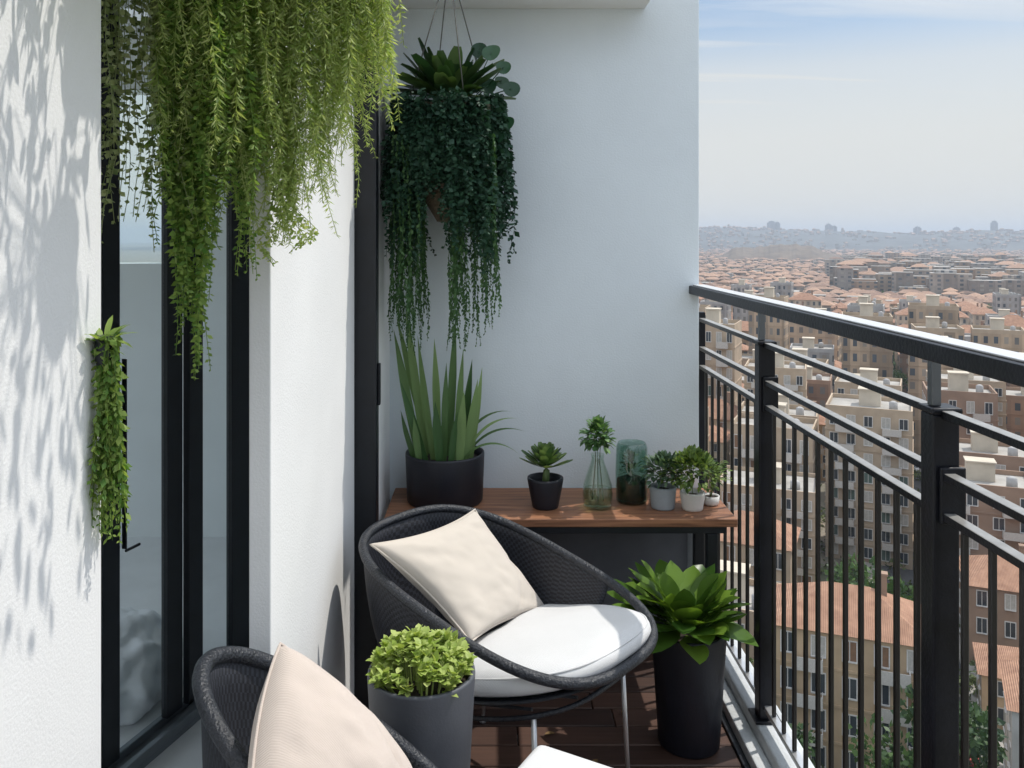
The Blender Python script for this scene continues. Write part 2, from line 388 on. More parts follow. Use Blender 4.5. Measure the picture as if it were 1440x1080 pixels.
# ------------------------------------------------------------------ shelf
SZ = 0.581
t = thing('console_shelf', 'narrow wooden shelf table on black legs against the end wall', 'shelf', (0, 0, 0))
bm = NB(); box(bm, -0.34, 0.782, 2.70, 3.04, SZ-0.026, SZ, 0.003); obj('top', bm, M_shelf, t)
bm = NB(); box(bm, -0.33, 0.75, 2.707, 2.725, SZ-0.048, SZ-0.0265, 0.002); box(bm, -0.33, 0.75, 3.01, 3.03, SZ-0.05, SZ-0.0265, 0.002); box(bm, -0.33, -0.312, 2.726, 3.009, SZ-0.05, SZ-0.0265, 0.002); box(bm, 0.712, 0.73, 2.726, 3.009, SZ-0.05, SZ-0.0265, 0.002)
obj('frame', bm, M_black, t)
bm = NB(); box(bm, -0.30, 0.70, 3.031, 3.046, 0.02, SZ-0.0505, 0.002); obj('shade_panel', bm, mat('painted_shade', (0.13, 0.14, 0.16), 0.7, var=0.15, scale=5), t)  # dark sheet added in place of the shade under the shelf
for x, y in ((0.705, 2.725), (0.735, 3.02), (-0.32, 2.725), (-0.32, 3.02)):
    bm = NB(); w = 0.017; box(bm, x-w, x+w, y-w, y+w, 0.0005, SZ-0.0505, 0.002); obj('leg', bm, M_black, t)

# ------------------------------------------------------------------ chairs
def sup(t, hw, hd, n):
    c, s = math.cos(t), math.sin(t)
    return hw*math.copysign(abs(c)**(2/n), c), hd*math.copysign(abs(s)**(2/n), s)
TILT = 0.27
def make_chair(label, loc, rotz, hw, hd, zf, zb, n, legs, seat=True, rimr=0.0125):
    root = thing('lounge_chair', label, 'chair', loc, rotz, 'round wicker lounge chairs')
    def rim(t):
        x, y = sup(t, hw, hd, n); return Vector((x, y, zf+(zb-zf)*(y/hd+1)/2))
    bm = NB(); tube(bm, [rim(2*PI*k/96) for k in range(96)], rimr, 12, True); obj('rim', bm, M_rim, root)
    # woven shell below the rim, open at the front sides
    bm = NB(); uvl = bm.loops.layers.uv.new('UVMap'); rows = []; T0, T1, NT, NS = R(-16), R(188), 60, 16
    for i in range(NT+1):
        t = T0+(T1-T0)*i/NT; a = rim(t); col = []
        for j in range(NS+1):
            u = j/NS; k = 1-0.42*u**1.6
            x, y = sup(t, hw*k, hd*k, n)
            z = a.z+(zf-0.045-TILT*(y+hd)-a.z)*math.sin(u*PI/2)
            col.append((bm.verts.new((x, y+0.02*u, z)), (i/NT*1.2, u*0.45)))
        rows.append(col)
    for i in range(NT):
        for j in range(NS):
            q = (rows[i][j], rows[i+1][j], rows[i+1][j+1], rows[i][j+1])
            f = bm.faces.new([v for v, _ in q]); f.smooth = True
            for lp, (_, uv) in zip(f.loops, q): lp[uvl].uv = uv
    sh = obj('shell', bm, M_woven, root)
    md = sh.modifiers.new('thick', 'SOLIDIFY'); md.thickness = 0.008; md.offset = -1
    bm = NB(); rings = []
    for r, z in ((0.0, -0.03), (0.5, -0.03), (0.9, -0.02), (1.0, -0.006), (0.9, -0.008), (0.5, -0.012), (0.0, -0.012)):
        ring = []
        for q in range(64):
            x, y = sup(2*PI*q/64, hw*0.985*r, hd*0.985*r, n); y = 0.09*r*math.sin(min(1, y/(hd*0.9*max(r, 1e-3)))*PI/2) if y > 0 else y
            ring.append(bm.verts.new((x, y, zf+z-TILT*(y+hd))))
        rings.append(ring)
    for A, B in zip(rings[:-1], rings[1:]):
        for q in range(64): bm.faces.new((A[q], A[(q+1) % 64], B[(q+1) % 64], B[q])).smooth = True
    bmesh.ops.remove_doubles(bm, verts=bm.verts, dist=1e-5)
    obj('seat_base', bm, M_rim, root)
    # pale metal under-frame and legs
    bm = NB(); pts = []
    for k in range(64):
        x, y = sup(2*PI*k/64, hw*0.86, hd*0.84, n); pts.append((x, y, zf-0.055-TILT*(y+hd)))
    tube(bm, pts, 0.006, 8, True); obj('seat_frame', bm, M_rim, root)
    bm = NB()
    for k in (-2, -1, 0, 1, 2): 
        xx = hw*0.3*k; yy = hd*0.80*(1-abs(k/2.6)**2.4)**(1/2.4)
        tube(bm, [(xx, -yy, zf-0.052-TILT*(hd-yy)), (xx, yy, zf-0.052-TILT*(hd+yy))], 0.004, 6)
    obj('slats', bm, M_rim, root)
    for (x, y, dx, dy) in legs:
        bm = NB(); tube(bm, [(x, y, zf-0.055-TILT*(y+hd)), (x+dx, y+dy, 0.004)], [0.0068, 0.0058], 10); lathe(bm, [(0, 0), (0.011, 0), (0.011, 0.008), (0, 0.009)], 12, c=(x+dx, y+dy, 0.0005)); obj('leg', bm, M_metal, root)
    if seat:
        prof = [(0.0, -0.016), (0.80, -0.016), (0.93, -0.014), (0.985, -0.004), (1.0, 0.010), (0.99, 0.024), (0.955, 0.036), (0.88, 0.045), (0.7, 0.050), (0.45, 0.053), (0.2, 0.055), (0.0, 0.055)]
        bm = NB(); SEG = 96; rings = []
        for k, (r, z) in enumerate(prof):
            ring = []
            for q in range(SEG):
                x, y = sup(2*PI*q/SEG, hw*0.985*r, hd*0.99*r, n)
                y = 0.05*r*math.sin(min(1, y/(hd*0.9*max(r, 1e-3)))*PI/2) if y > 0 else y
                zz = z + (0.006*noise.noise(Vector((x*9, y*9, 1.7))) if z > 0 else 0)
                ring.append(bm.verts.new((x, y, zf+0.016+zz-TILT*(y+hd))))
            rings.append(ring)
        for A, B in zip(rings[:-1], rings[1:]):
            for q in range(SEG):
                f = bm.faces.new((A[q], A[(q+1) % SEG], B[(q+1) % SEG], B[q])); f.smooth = True
        bmesh.ops.remove_doubles(bm, verts=bm.verts, dist=1e-5)
        cu_ = obj('seat_cushion', bm, M_cushion, root); bm = NB(); ed = []
        for q in range(SEG):
            x, y = sup(2*PI*q/SEG, hw*0.985*0.972, hd*0.99*0.972, n); y = 0.05*0.972*math.sin(min(1, y/(hd*0.9*0.972))*PI/2) if y > 0 else y
            ed.append((x, y, zf+0.016+0.031-TILT*(y+hd)))
        tube(bm, ed, 0.0028, 6, True); obj('piping', bm, M_cushion, cu_)
    return root
LEGS1 = [(-0.184, -0.246, 0.006, -0.008), (0.205, -0.235, 0.02, -0.01), (-0.2, 0.22, -0.04, 0.06), (0.2, 0.22, 0.04, 0.06)]
make_chair('dark round wicker chair with white seat and cream pillow, by the shelf', (0.031, 2.229, 0), 0.859, 0.27, 0.385, 0.483, 0.66, 2.9, LEGS1)
LEGS2 = [(-0.15, -0.2, -0.02, -0.03), (0.15, -0.2, 0.02, -0.03), (-0.13, 0.17, -0.02, 0.04), (0.13, 0.17, 0.02, 0.04)]
make_chair('dark round wicker chair at the front, cut by the lower photo edge', (-0.207, 1.46, 0), 1.6, 0.19, 0.28, 0.297, 0.743, 2.0, LEGS2, True, 0.0145)

def pillow(name, label, Lc, Tc, Rc, Bc, thick, m, group, seed=0.0, pinch=0.1, facing=(0, -1, 0.3)):
    Lc, Tc, Rc, Bc = map(Vector, (Lc, Tc, Rc, Bc)); c = (Lc+Tc+Rc+Bc)/4
    nrm = (Rc-Lc).cross(Bc-Tc).normalized()
    if nrm.dot(Vector(facing)) < 0: nrm = -nrm
    bm = NB(); n = 40
    for side in (1, -1):
        g = []
        for i in range(n+1):
            row = []
            for j in range(n+1):
                u, v = 2*i/n-1, 2*j/n-1
                uu = u*(1-pinch*(1-v*v)*abs(u)**1.5); vv = v*(1-pinch*(1-u*u)*abs(v)**1.5)
                a, b = (uu+1)/2, (vv+1)/2
                p = Lc.lerp(Tc, a).lerp(Bc.lerp(Rc, a), b)
                h = ((1-u*u)*(1-v*v))
                hh = thick*(h**0.42)
                wr = noise.fractal(Vector((u*2.2+seed, v*2.2, side*3.1)), 1.0, 2.0, 3)*0.006*min(1, h*3)+0.0035*math.sin((u-v)*9+4*noise.noise(Vector((u*1.5, v*1.5, seed))))*math.exp(-((abs(u)-abs(v))/0.35)**2)*min(1, h*4)*max(abs(u), abs(v))
                cr = 0.008*math.exp(-((u*0.8+v*0.6-0.75)/0.05)**2)*min(1, h*4)
                row.append(bm.verts.new(p-c+nrm*side*(hh+wr-cr)))
            g.append(row)
        for i in range(n):
            for j in range(n):
                f = bm.faces.new((g[i][j], g[i+1][j], g[i+1][j+1], g[i][j+1])); f.smooth = True
    bmesh.ops.remove_doubles(bm, verts=bm.verts, dist=2e-4)
    o = obj(name, bm, m, None, c); bm = NB(); ed = []
    for q in range(4*n):
        e, f = divmod(q, n); w_ = 2*f/n-1
        u, v = ((w_, -1), (1, w_), (-w_, 1), (-1, -w_))[e]
        uu = u*(1-pinch*(1-v*v)*abs(u)**1.5); vv = v*(1-pinch*(1-u*u)*abs(v)**1.5)
        a, b = (uu+1)/2, (vv+1)/2
        ed.append(Lc.lerp(Tc, a).lerp(Bc.lerp(Rc, a), b)-c)
    tube(bm, ed, 0.0028, 6, True); obj('piping', bm, m, o)
    return tag(o, label, 'pillow', group)
pillow('pillow', 'cream square pillow leaning on the back of the far chair, pointed corner up', (-0.3, 2.13, 0.705), (-0.045, 2.46, 0.688), (0.164, 2.45, 0.40), (-0.05, 2.10, 0.475), 0.055, M_pillow, 'cream pillows', 0.0, 0.12, (0.5, -0.7, 0.5))
pillow('pillow', 'oatmeal square pillow on the front chair, cut by the lower photo edge', (-0.335, 1.19, 0.66), (-0.345, 1.40, 0.805), (-0.135, 1.44, 0.57), (-0.125, 1.24, 0.43), 0.075, M_pillow2, 'cream pillows', 5.0, -0.10, (0.5, -0.7, 0.4))

# footstool in front
t = thing('footstool', 'white cushioned footstool in front of the charcoal planter, only its corner in view', 'footstool', (0.138, 1.605, 0), R(60))
bm = NB(); box(bm, -0.112, 0.112, -0.112, 0.112, 0.388, 0.44, 0.022, 5)
for f in bm.faces: f.smooth = True
obj('cushion', bm, M_cushion, t)
bm = NB(); box(bm, -0.104, 0.104, -0.104, 0.104, 0.372, 0.3875, 0.005); obj('frame', bm, M_rim, t)
for sx in (-1, 1):
    for sy in (-1, 1):
        bm = NB(); tube(bm, [(sx*0.08, sy*0.08, 0.372), (sx*0.09, sy*0.09, 0.001)], [0.009, 0.007], 10); obj('leg', bm, M_metal, t)

# ------------------------------------------------------------------ pots and plants
def pot_profile(rt, rb, h, wall=0.008, lip=0.0):
    return [(0, 0), (rb*0.96, 0), (rb, 0.006), (rt, h-0.006), (rt-0.001, h), (rt-wall, h), (rt-wall-0.002, h-0.02), (rt-wall-0.004, h-0.03)]
def potted(name, label, cat, loc, rt, rb, h, m, group=None, soil=0.025):
    t = thing(name, label, cat, loc, 0, group)
    bm = NB(); lathe(bm, pot_profile(rt, rb, h), 48); obj('pot', bm, m, t)
    bm = NB(); lathe(bm, [(0, h-soil+0.006), ((rt-0.012)*0.6, h-soil+0.004), (rt-0.0135, h-soil)], 32); obj('soil', bm, M_soil, t)
    return t
# front charcoal planter with lime succulents
t = potted('planter', 'tall tapered charcoal planter with lime green foliage between the chairs', 'planter', (-0.145, 1.79, 0.0005), 0.113, 0.082, 0.565, M_pot)
bm = NB()
for k in range(125):
    a = rnd.uniform(0, 2*PI); r = 0.107*math.sqrt(rnd.random()); px, py = r*math.cos(a), r*math.sin(a)
    top = 0.565+0.062*(1-(r/0.115)**2)+rnd.uniform(-0.012, 0.012)
    tube(bm, [(px*0.8, py*0.8, 0.545), (px, py, top-0.004)], 0.002, 4)
    for j in range(9):
        d = udir(5, 75); d = (d+Vector((px, py, 0))*2.5).normalized()
        leaf(bm, (px, py, top-0.006+rnd.uniform(-0.008, 0.006)), d, (0, 0, 1), rnd.uniform(0.016, 0.027), rnd.uniform(0.012, 0.017), prof_oval, 0.35, 0.3, 3)
obj('foliage', bm, L_lime, t)
# dark planter with broad leaves by the railing
t = potted('planter', 'dark planter with broad glossy green leaves beside the railing', 'planter', (0.578, 2.49, 0.0005), 0.108, 0.088, 0.335, M_potblack)
bm = NB()
for k in range(74):
    u = k/74; a = k*2.399+rnd.uniform(-0.3, 0.3); e = R(8+56*rnd.random())
    d = Vector((math.cos(a)*math.cos(e), math.sin(a)*math.cos(e), math.sin(e)))
    ln = rnd.uniform(0.13, 0.21)*(0.88 if d.x > 0.3 else 1.08)
    b = Vector((math.cos(a)*0.035-0.01, math.sin(a)*0.035, 0.325+0.05*u))
    leaf(bm, b, d+rv(0.25), (0, 0, 1), ln, rnd.uniform(0.06, 0.09), lambda q: prof_oval(q)*(0.3+0.7*min(1, q*1.8)), rnd.uniform(-0.3, 0.6), 0.25, 8, twist=rnd.uniform(-0.4, 0.4))
obj('foliage', bm, L_broad, t)
# snake plant on the shelf
t = potted('snake_plant', 'snake plant with tall upright leaves in a wide black pot on the shelf', 'plant', (-0.155, 2.895, SZ+0.0005), 0.134, 0.128, 0.165, M_potblack)
bm = NB()
spec0 = [(-0.075, 0.0, -0.17, 0.40), (-0.06, 0.03, -0.10, 0.47), (-0.05, -0.05, -0.25, 0.26), (-0.03, -0.03, -0.10, 0.38), (-0.02, 0.04, -0.03, 0.36), (0.0, -0.06, 0.02, 0.30), (0.01, 0.02, 0.04, 0.43),
        (0.03, -0.03, 0.06, 0.34), (0.05, 0.03, 0.08, 0.30), (0.06, -0.03, 0.12, 0.25), (0.075, 0.0, 0.10, 0.28), (-0.085, -0.03, -0.22, 0.16), (0.045, -0.07, 0.05, 0.22), (-0.01, -0.08, -0.06, 0.19), (-0.045, 0.06, -0.20, 0.44), (-0.07, -0.06, -0.1, 0.14), (0.02, -0.085, 0.1, 0.16)]
spec = [(x*1.15, y, lean*1.35, ln*1.13) for (x, y, lean, ln) in spec0]
for (x, y, lean, ln) in spec:
    d = Vector((lean*0.95, -0.03+y*0.25, 1)); d.x = max(d.x, (-0.175-x)/ln if ln > 0.3 else d.x)
    leaf(bm, (x, y, 0.14), d, (rnd.uniform(-0.5, 0.5), -1, 0.0), ln, rnd.uniform(0.022, 0.032), prof_blade, 0.0, 0.35, 12, twist=rnd.uniform(-0.6, 0.6))
for (x, y, dx, ln, dr_) in ((0.07, -0.02, 0.35, 0.25, 1.7), (0.075, 0.01, 0.55, 0.24, 1.6), (0.065, -0.04, 0.7, 0.22, 1.9), (0.05, 0.02, 0.28, 0.27, 1.9)):
    leaf(bm, (x, y, 0.15), (dx, -0.1, 1), (0, -0.4, 1), ln, 0.012, prof_blade, dr_, 0.2, 14)
obj('leaves', bm, L_snake, t)
# small succulent in a black pot
t = potted('succulent', 'small leafy rosette succulent in a rough black pot on the shelf', 'plant', (0.181, 2.825, SZ+0.0005), 0.060, 0.044, 0.098, M_potblack)
bm = NB(); tube(bm, [(0, 0, 0.07), (0.004, 0, 0.12), (0.002, 0, 0.135)], [0.012, 0.011, 0.009], 10); obj('stem', bm, M_stem, t)
bm = NB()
for k in range(46):
    u = k/46; a = k*2.399; e = R(8+70*u)
    d = Vector((math.cos(a)*math.cos(e), math.sin(a)*math.cos(e), math.sin(e)))
    leaf(bm, (0.012*math.cos(a)*(1-u), 0.012*math.sin(a)*(1-u), 0.128+0.028*u), d, (0, 0, 1), (0.088-0.035*u)*rnd.uniform(0.85, 1.1), 0.032-0.008*u, prof_spoon, -0.3, 0.25, 6)
obj('rosette', bm, L_succ, t)
# clear vase with a leafy head
M_vase = glass_mat('pale_green_glass', (0.90, 0.95, 0.91), 0.07)
t = thing('vase', 'clear bottle shaped glass vase holding a round green cutting', 'vase', (0.353, 2.82, SZ+0.0005))
bm = NB()
prof = [(0, 0), (0.040, 0.0), (0.048, 0.006), (0.050, 0.045), (0.047, 0.075), (0.035, 0.115), (0.024, 0.145), (0.020, 0.16), (0.023, 0.176)]
lathe(bm, prof + [(0.0205, 0.176), (0.0175, 0.16), (0.0215, 0.144), (0.032, 0.114), (0.0445, 0.074), (0.0475, 0.045), (0.045, 0.009), (0, 0.008)], 40); obj('glass', bm, M_vase, t)
bm = NB(); lathe(bm, [(0, 0.0095), (0.043, 0.011), (0.046, 0.044), (0.0445, 0.062), (0, 0.062)], 36); obj('water', bm, glass_mat('vase_water', (0.84, 0.90, 0.80), 0.02), t)
bm = NB()
for q in ((0.01, 0.0), (-0.008, 0.008), (0.0, -0.01)): tube(bm, [(q[0]*2, q[1]*2, 0.02), (q[0]*0.7, q[1]*0.7, 0.15), (q[0], q[1], 0.22)], 0.0022, 6)
obj('stem', bm, M_stem, t)
bm = NB()
for k in range(260):
    d = udir(-45, 88); p = Vector((0, 0, 0.232))+Vector((d.x*0.048, d.y*0.048, d.z*0.05))*rnd.uniform(0.35, 1.0)
    leaf(bm, p, d+rv(0.5), (0, 0, 1), rnd.uniform(0.018, 0.032), rnd.uniform(0.012, 0.019), prof_oval, 0.4, 0.25, 4)
obj('leaves', bm, leaf_mat('cutting_green', (0.06, 0.15, 0.05), (0.20, 0.34, 0.13), trans=0.3), t)
# dark green glass jar
M_jar = glass_mat('smoky_green_glass', (0.68, 0.80, 0.75), 0.06)
t = thing('glass_jar', 'smoky green cylindrical glass jar standing right of the clear vase', 'jar', (0.476, 2.88, SZ+0.0005))
bm = NB(); lathe(bm, [(0, 0), (0.046, 0), (0.053, 0.008), (0.055, 0.1), (0.052, 0.185), (0.046, 0.2), (0.043, 0.2), (0.049, 0.184), (0.052, 0.1), (0.05, 0.011), (0, 0.01)], 40); obj('glass', bm, M_jar, t)
bm = NB(); lathe(bm, [(0, 0.011), (0.0475, 0.012), (0.0495, 0.075), (0.02, 0.088), (0, 0.09)], 32); obj('soil', bm, mat('jar_soil', (0.035, 0.05, 0.04), 0.9, var=0.4, scale=60), t)
bm = NB()
for k in range(60):
    d = udir(10, 85); p = Vector((d.x*0.028, d.y*0.028, 0.085+0.07*rnd.random()))
    leaf(bm, p, d, (0, 0, 1), 0.022, 0.013, prof_oval, 0.3, 0.2, 3)
obj('leaves', bm, L_bluegreen, t)
# little bushy pots
def bushy(label, loc, rt, rb, h, m, lm, rad, zc, sq, nleaf, lsz, off=(0, 0)):
    t = potted('potted_plant', label, 'plant', loc, rt, rb, h, m, 'little bushy pots on the shelf', 0.014)
    bm = NB()
    for k in range(nleaf):
        d = udir(-25, 88); q = rnd.uniform(0.3, 1.0)**0.6*(1+0.25*noise.noise(d*2.5+Vector(loc)*9))
        p = Vector((off[0]+d.x*rad*q, off[1]+d.y*rad*q, max(h-0.01, zc+d.z*rad*sq*q)))
        leaf(bm, p, d+rv(0.6), (0, 0, 1), lsz*rnd.uniform(0.7, 1.3), lsz*0.55, prof_oval, 0.3, 0.25, 3)
    for k in range(14):
        d = udir(30, 85); tube(bm, [(0, 0, h-0.02), Vector((off[0]*0.5, off[1]*0.5, zc))*0.5+Vector((0, 0, h/2)), (off[0]+d.x*rad*0.8, off[1]+d.y*rad*0.8, zc+d.z*rad*sq*0.7)], 0.0012, 4)
    obj('foliage', bm, lm, t); return t
bushy('small bushy plant with bluish leaves in a grey pot beside the glass jar', (0.568, 2.815, SZ+0.0005), 0.044, 0.038, 0.072, M_greypot, L_bluegreen, 0.068, 0.115, 0.8, 480, 0.02)
bushy('small bushy plant with yellow green leaves in a white pot at the shelf end', (0.662, 2.80, SZ+0.0005), 0.041, 0.034, 0.058, M_whitepot, L_bush, 0.105, 0.118, 0.6, 900, 0.021, (0.0, 0.0))
t = thing('dish', 'tiny white dish with dark soil beside the white pot on the shelf', 'dish', (0.735, 2.85, SZ+0.0005))
bm = NB(); lathe(bm, [(0, 0), (0.022, 0), (0.027, 0.006), (0.029, 0.03), (0.026, 0.03), (0.023, 0.024)], 32); obj('bowl', bm, M_whitepot, t)
bm = NB(); lathe(bm, [(0, 0.026), (0.0245, 0.025)], 24); obj('soil', bm, M_soil, t)
bm = NB()
for k in range(7):
    d = udir(50, 88); tube(bm, [(0, 0, 0.02), d*0.05+Vector((0, 0, 0.02)), d*0.1+Vector((0, 0, 0.02))], 0.001, 4)
    small = d*0.1+Vector((0, 0, 0.02))
    for j in range(4): leaf(bm, small, udir(-10, 80), (0, 0, 1), 0.014, 0.01, prof_oval, 0.3, 0.2, 3)
obj('sprigs', bm, L_bush, t)

# a few dry leaves on the deck
M_dry = mat('dry_leaf', (0.22, 0.13, 0.05), 0.8, var=0.3, scale=30)
for k, (x, y, a) in enumerate(((0.16, 2.52, 0.4), (0.42, 2.62, 2.0), (0.30, 2.40, 4.1), (0.60, 2.70, 5.2))):
    bm = NB(); leaf(bm, (0, 0, 0.004), (1, 0, 0.12), (0, 0, 1), 0.035, 0.016, prof_oval, 0.35, 0.3, 5)
    tag(obj('fallen_leaf', bm, M_dry, None, (x, y, 0), a), 'small dry brown leaf lying on the wooden deck', 'leaf', 'dry leaves on the deck')
# hanging basket by the end wall
HX, HY = -0.138, 2.835
t = thing('hanging_basket', 'dark green hanging basket plant with long trailing strands before the end wall', 'hanging plant', (HX, HY, 0))
bm = NB(); lathe(bm, [(0, 1.52), (0.04, 1.525), (0.085, 1.60), (0.13, 1.72), (0.155, 1.84), (0.165, 1.90), (0.158, 1.90), (0.15, 1.86)], 40); obj('basket', bm, M_basket, t)
bm = NB(); lathe(bm, [(0, 1.885), (0.1, 1.88), (0.152, 1.865)], 32); obj('soil', bm, M_soil, t)
for a in (0.4, 2.0, 3.6, 5.1):
    bm = NB(); tube(bm, [(0.15*math.cos(a), 0.15*math.sin(a), 1.89), (0.03*math.cos(a), 0.03*math.sin(a), 2.288)], 0.0022, 6); obj('cord', bm, M_jute, t)
bm = NB()
for k in range(84):
    u = k/84; a = k*2.399+rnd.uniform(-0.2, 0.2); e = R(-6+82*u+rnd.uniform(-6, 6))
    d = Vector((math.cos(a)*math.cos(e), math.sin(a)*math.cos(e), math.sin(e)))
    ln = rnd.uniform(0.14, 0.205)
    b = Vector((0.03*math.cos(a), 0.03*math.sin(a), 1.92+0.02*u))
    tip = b+d*ln
    if tip.x < -0.205 or tip.y > 0.2: ln *= 0.85
    leaf(bm, b, d+rv(0.18), (0, 0, 1), ln*rnd.uniform(0.8, 1.05), rnd.uniform(0.034, 0.06), prof_spoon, rnd.uniform(-0.2, 0.7), 0.3, 8)
obj('leaves', bm, L_rosette, t)
bm = NB()   # round coin leaves on stalks at the right
for (x, z, s) in ((0.14, 2.07, 0.062), (0.10, 2.09, 0.055), (0.18, 2.03, 0.05), (0.205, 1.955, 0.058), (0.175, 1.99, 0.05), (0.19, 1.85, 0.055), (0.15, 1.90, 0.055), (0.16, 1.80, 0.05), (0.17, 1.905, 0.045), (0.13, 1.97, 0.055)):
    y = rnd.uniform(-0.09, 0.02); tube(bm, [(0.05, 0, 1.89), (x*0.75, y*0.7, (z+1.93)/2), (x, y, z)], 0.002, 4)
    c = Vector((x, y, z)); nr = Vector((rnd.uniform(-0.3, 0.4), -1, rnd.uniform(0.0, 0.6))).normalized(); s1 = nr.cross(Vector((0, 0, 1))).normalized(); s2 = nr.cross(s1)
    vs = [bm.verts.new(c+(s1*math.cos(q*PI/8)+s2*math.sin(q*PI/8))*s*0.5+nr*0.004*math.cos(q*PI/4)) for q in range(16)]; cv = bm.verts.new(c-nr*0.006)
    for q in range(16): bm.faces.new((cv, vs[q], vs[(q+1) % 16])).smooth = True
obj('round_leaves', bm, L_dark, t)
bm = NB()   # dense mantle over the basket
for k in range(360):
    a = rnd.uniform(0, 2*PI) if k < 200 else rnd.uniform(PI*1.05, PI*1.95); r = 0.150+0.04*noise.noise(Vector((math.cos(a)*2, math.sin(a)*2, 3)))+rnd.uniform(0, 0.03)
    front = math.sin(a) < 0
    xx, yy = r*math.cos(a), r*math.sin(a)
    gap = -0.09 < xx < 0.02
    ln = rnd.uniform(0.20, 0.285) if gap else rnd.uniform(0.22, 0.50)
    strand(bm, (xx, yy, 1.905+rnd.uniform(-0.05, 0.04)), ln, 0.011, rnd.uniform(0.014, 0.026), sway=0.05, w=0.75, per=2)
obj('mantle', bm, L_darkbase, t)
bm = NB()   # long trailing strands, in a left and a right bundle
for k in range(78):
    if k < 34: xx = rnd.uniform(-0.185, -0.08); bot = 1.09+0.16*abs(rnd.gauss(0, 0.6))
    elif k < 60: xx = rnd.uniform(0.015, 0.085); bot = 1.08+0.2*abs(rnd.gauss(0, 0.6))
    else: xx = rnd.uniform(0.10, 0.150); bot = 1.16+0.2*abs(rnd.gauss(0, 0.6))
    yy = rnd.uniform(-0.16, 0.05)
    strand(bm, (xx, yy, 1.80), 1.80-bot, 0.009, rnd.uniform(0.012, 0.019), sway=0.018, w=0.5, per=2, spread=0.45, droopy=1.0)
obj('strands', bm, L_strand, t)

# hanging trough with trailing plants above the door recess
A0, A1 = Vector((-0.67, 1.33, 0)), Vector((-0.185, 1.62, 0))
dirT = (A1-A0).normalized(); perp = Vector((-dirT.y, dirT.x, 0))
t = thing('hanging_trough', 'long dark trough hung above the door recess, holding the trailing plants', 'trough', (0, 0, 0))
bm = NB(); c = (A0+A1)/2; box(bm, c.x-0.29, c.x+0.29, c.y-0.05, c.y+0.05, 2.03, 2.15, 0.006, 2, 0, math.atan2(dirT.y, dirT.x)); obj('trough', bm, M_potblack, t)
for s in (0.2, 0.8):
    p = A0.lerp(A1, s); bm = NB(); tube(bm, [(p.x, p.y, 2.15), (min(p.x, -0.22), p.y, 2.289)], 0.004, 8); obj('rod', bm, M_black, t)
def px2s(px):
    # share along the trough whose view from the railing side falls in that column: solved on the trough's line
    k = (px-690)/1200.0
    return (k*A0.y-A0.x)/((A1.x-A0.x)-k*(A1.y-A0.y))
def hang(bm, px, ybot, ztop=2.06, wid=0.05, **kw):
    s = px2s(px); p = A0+(A1-A0)*s+perp*rnd.uniform(-wid, wid)
    zb = H-(ybot-335)*p.y/1200.0
    strand(bm, (p.x, p.y, ztop), max(0.05, ztop-zb), **kw)
# sparse round-leaved vine
t = thing('trailing_vine', 'sparse small leaved vine trailing at the left end of the trough', 'hanging plant', (0, 0, 0))
bm = NB()
for k in range(34):
    px = rnd.uniform(148, 240)
    yb = 120+150*rnd.random() if k < 14 else (375-1.3*abs(px-190))*rnd.uniform(0.75, 1.0)
    hang(bm, px, yb, spacing=0.016, leafsize=0.014, sway=0.03, w=0.75, per=2, spread=1.0)
obj('strands', bm, L_vine, t)
# long dense trailing fern
t = thing('trailing_fern', 'dense green trailing plant whose longest strand drops between the door stiles', 'hanging plant', (0, 0, 0))
bm = NB()
for k in range(70):
    px = rnd.uniform(225, 345); yb = 90+260*rnd.random()
    hang(bm, px, yb, spacing=0.009, leafsize=0.019, sway=0.03, w=0.35, per=3, wid=0.06)
for k in range(26):
    px = rnd.gauss(272, 13); yb = 420+125*rnd.random()-1.5*abs(px-275)
    hang(bm, px, yb, spacing=0.0085, leafsize=0.016, sway=0.016, w=0.6, per=2, wid=0.02)
for k in range(5): hang(bm, rnd.uniform(335, 350), 405-40*rnd.random(), spacing=0.009, leafsize=0.015, sway=0.012, w=0.55, per=2, wid=0.02)
obj('strands', bm, L_trail, t)
# feathery light green mass
t = thing('feathery_fern', 'feathery yellow green trailing fern before the white wall panel', 'hanging plant', (0, 0, 0))
bm = NB()
for k in range(270):
    px = rnd.uniform(235, 520)
    env = 300-(0.0 if px > 330 else (330-px)*1.2)
    if px > 430: env = 330-(px-430)*1.9
    elif px > 360: env = 345
    yb = env*(1-0.65*rnd.random()**1.6)
    hang(bm, px, yb, spacing=0.0075, leafsize=rnd.uniform(0.012, 0.023), sway=0.04, w=0.15, per=4, spread=1.0, droopy=0.8, wid=0.065)
for k in range(12): hang(bm, rnd.uniform(385, 412), 405-40*rnd.random(), spacing=0.008, leafsize=0.016, sway=0.012, w=0.5, per=2, wid=0.02, curl=rnd.choice((-1, 1)))
for k in range(26): hang(bm, rnd.uniform(495, 548), 60+130*rnd.random()-(30 if rnd.random() < .5 else 0), spacing=0.009, leafsize=0.019, sway=0.03, w=0.2, per=3, wid=0.05)
obj('strands', bm, L_feather, t)

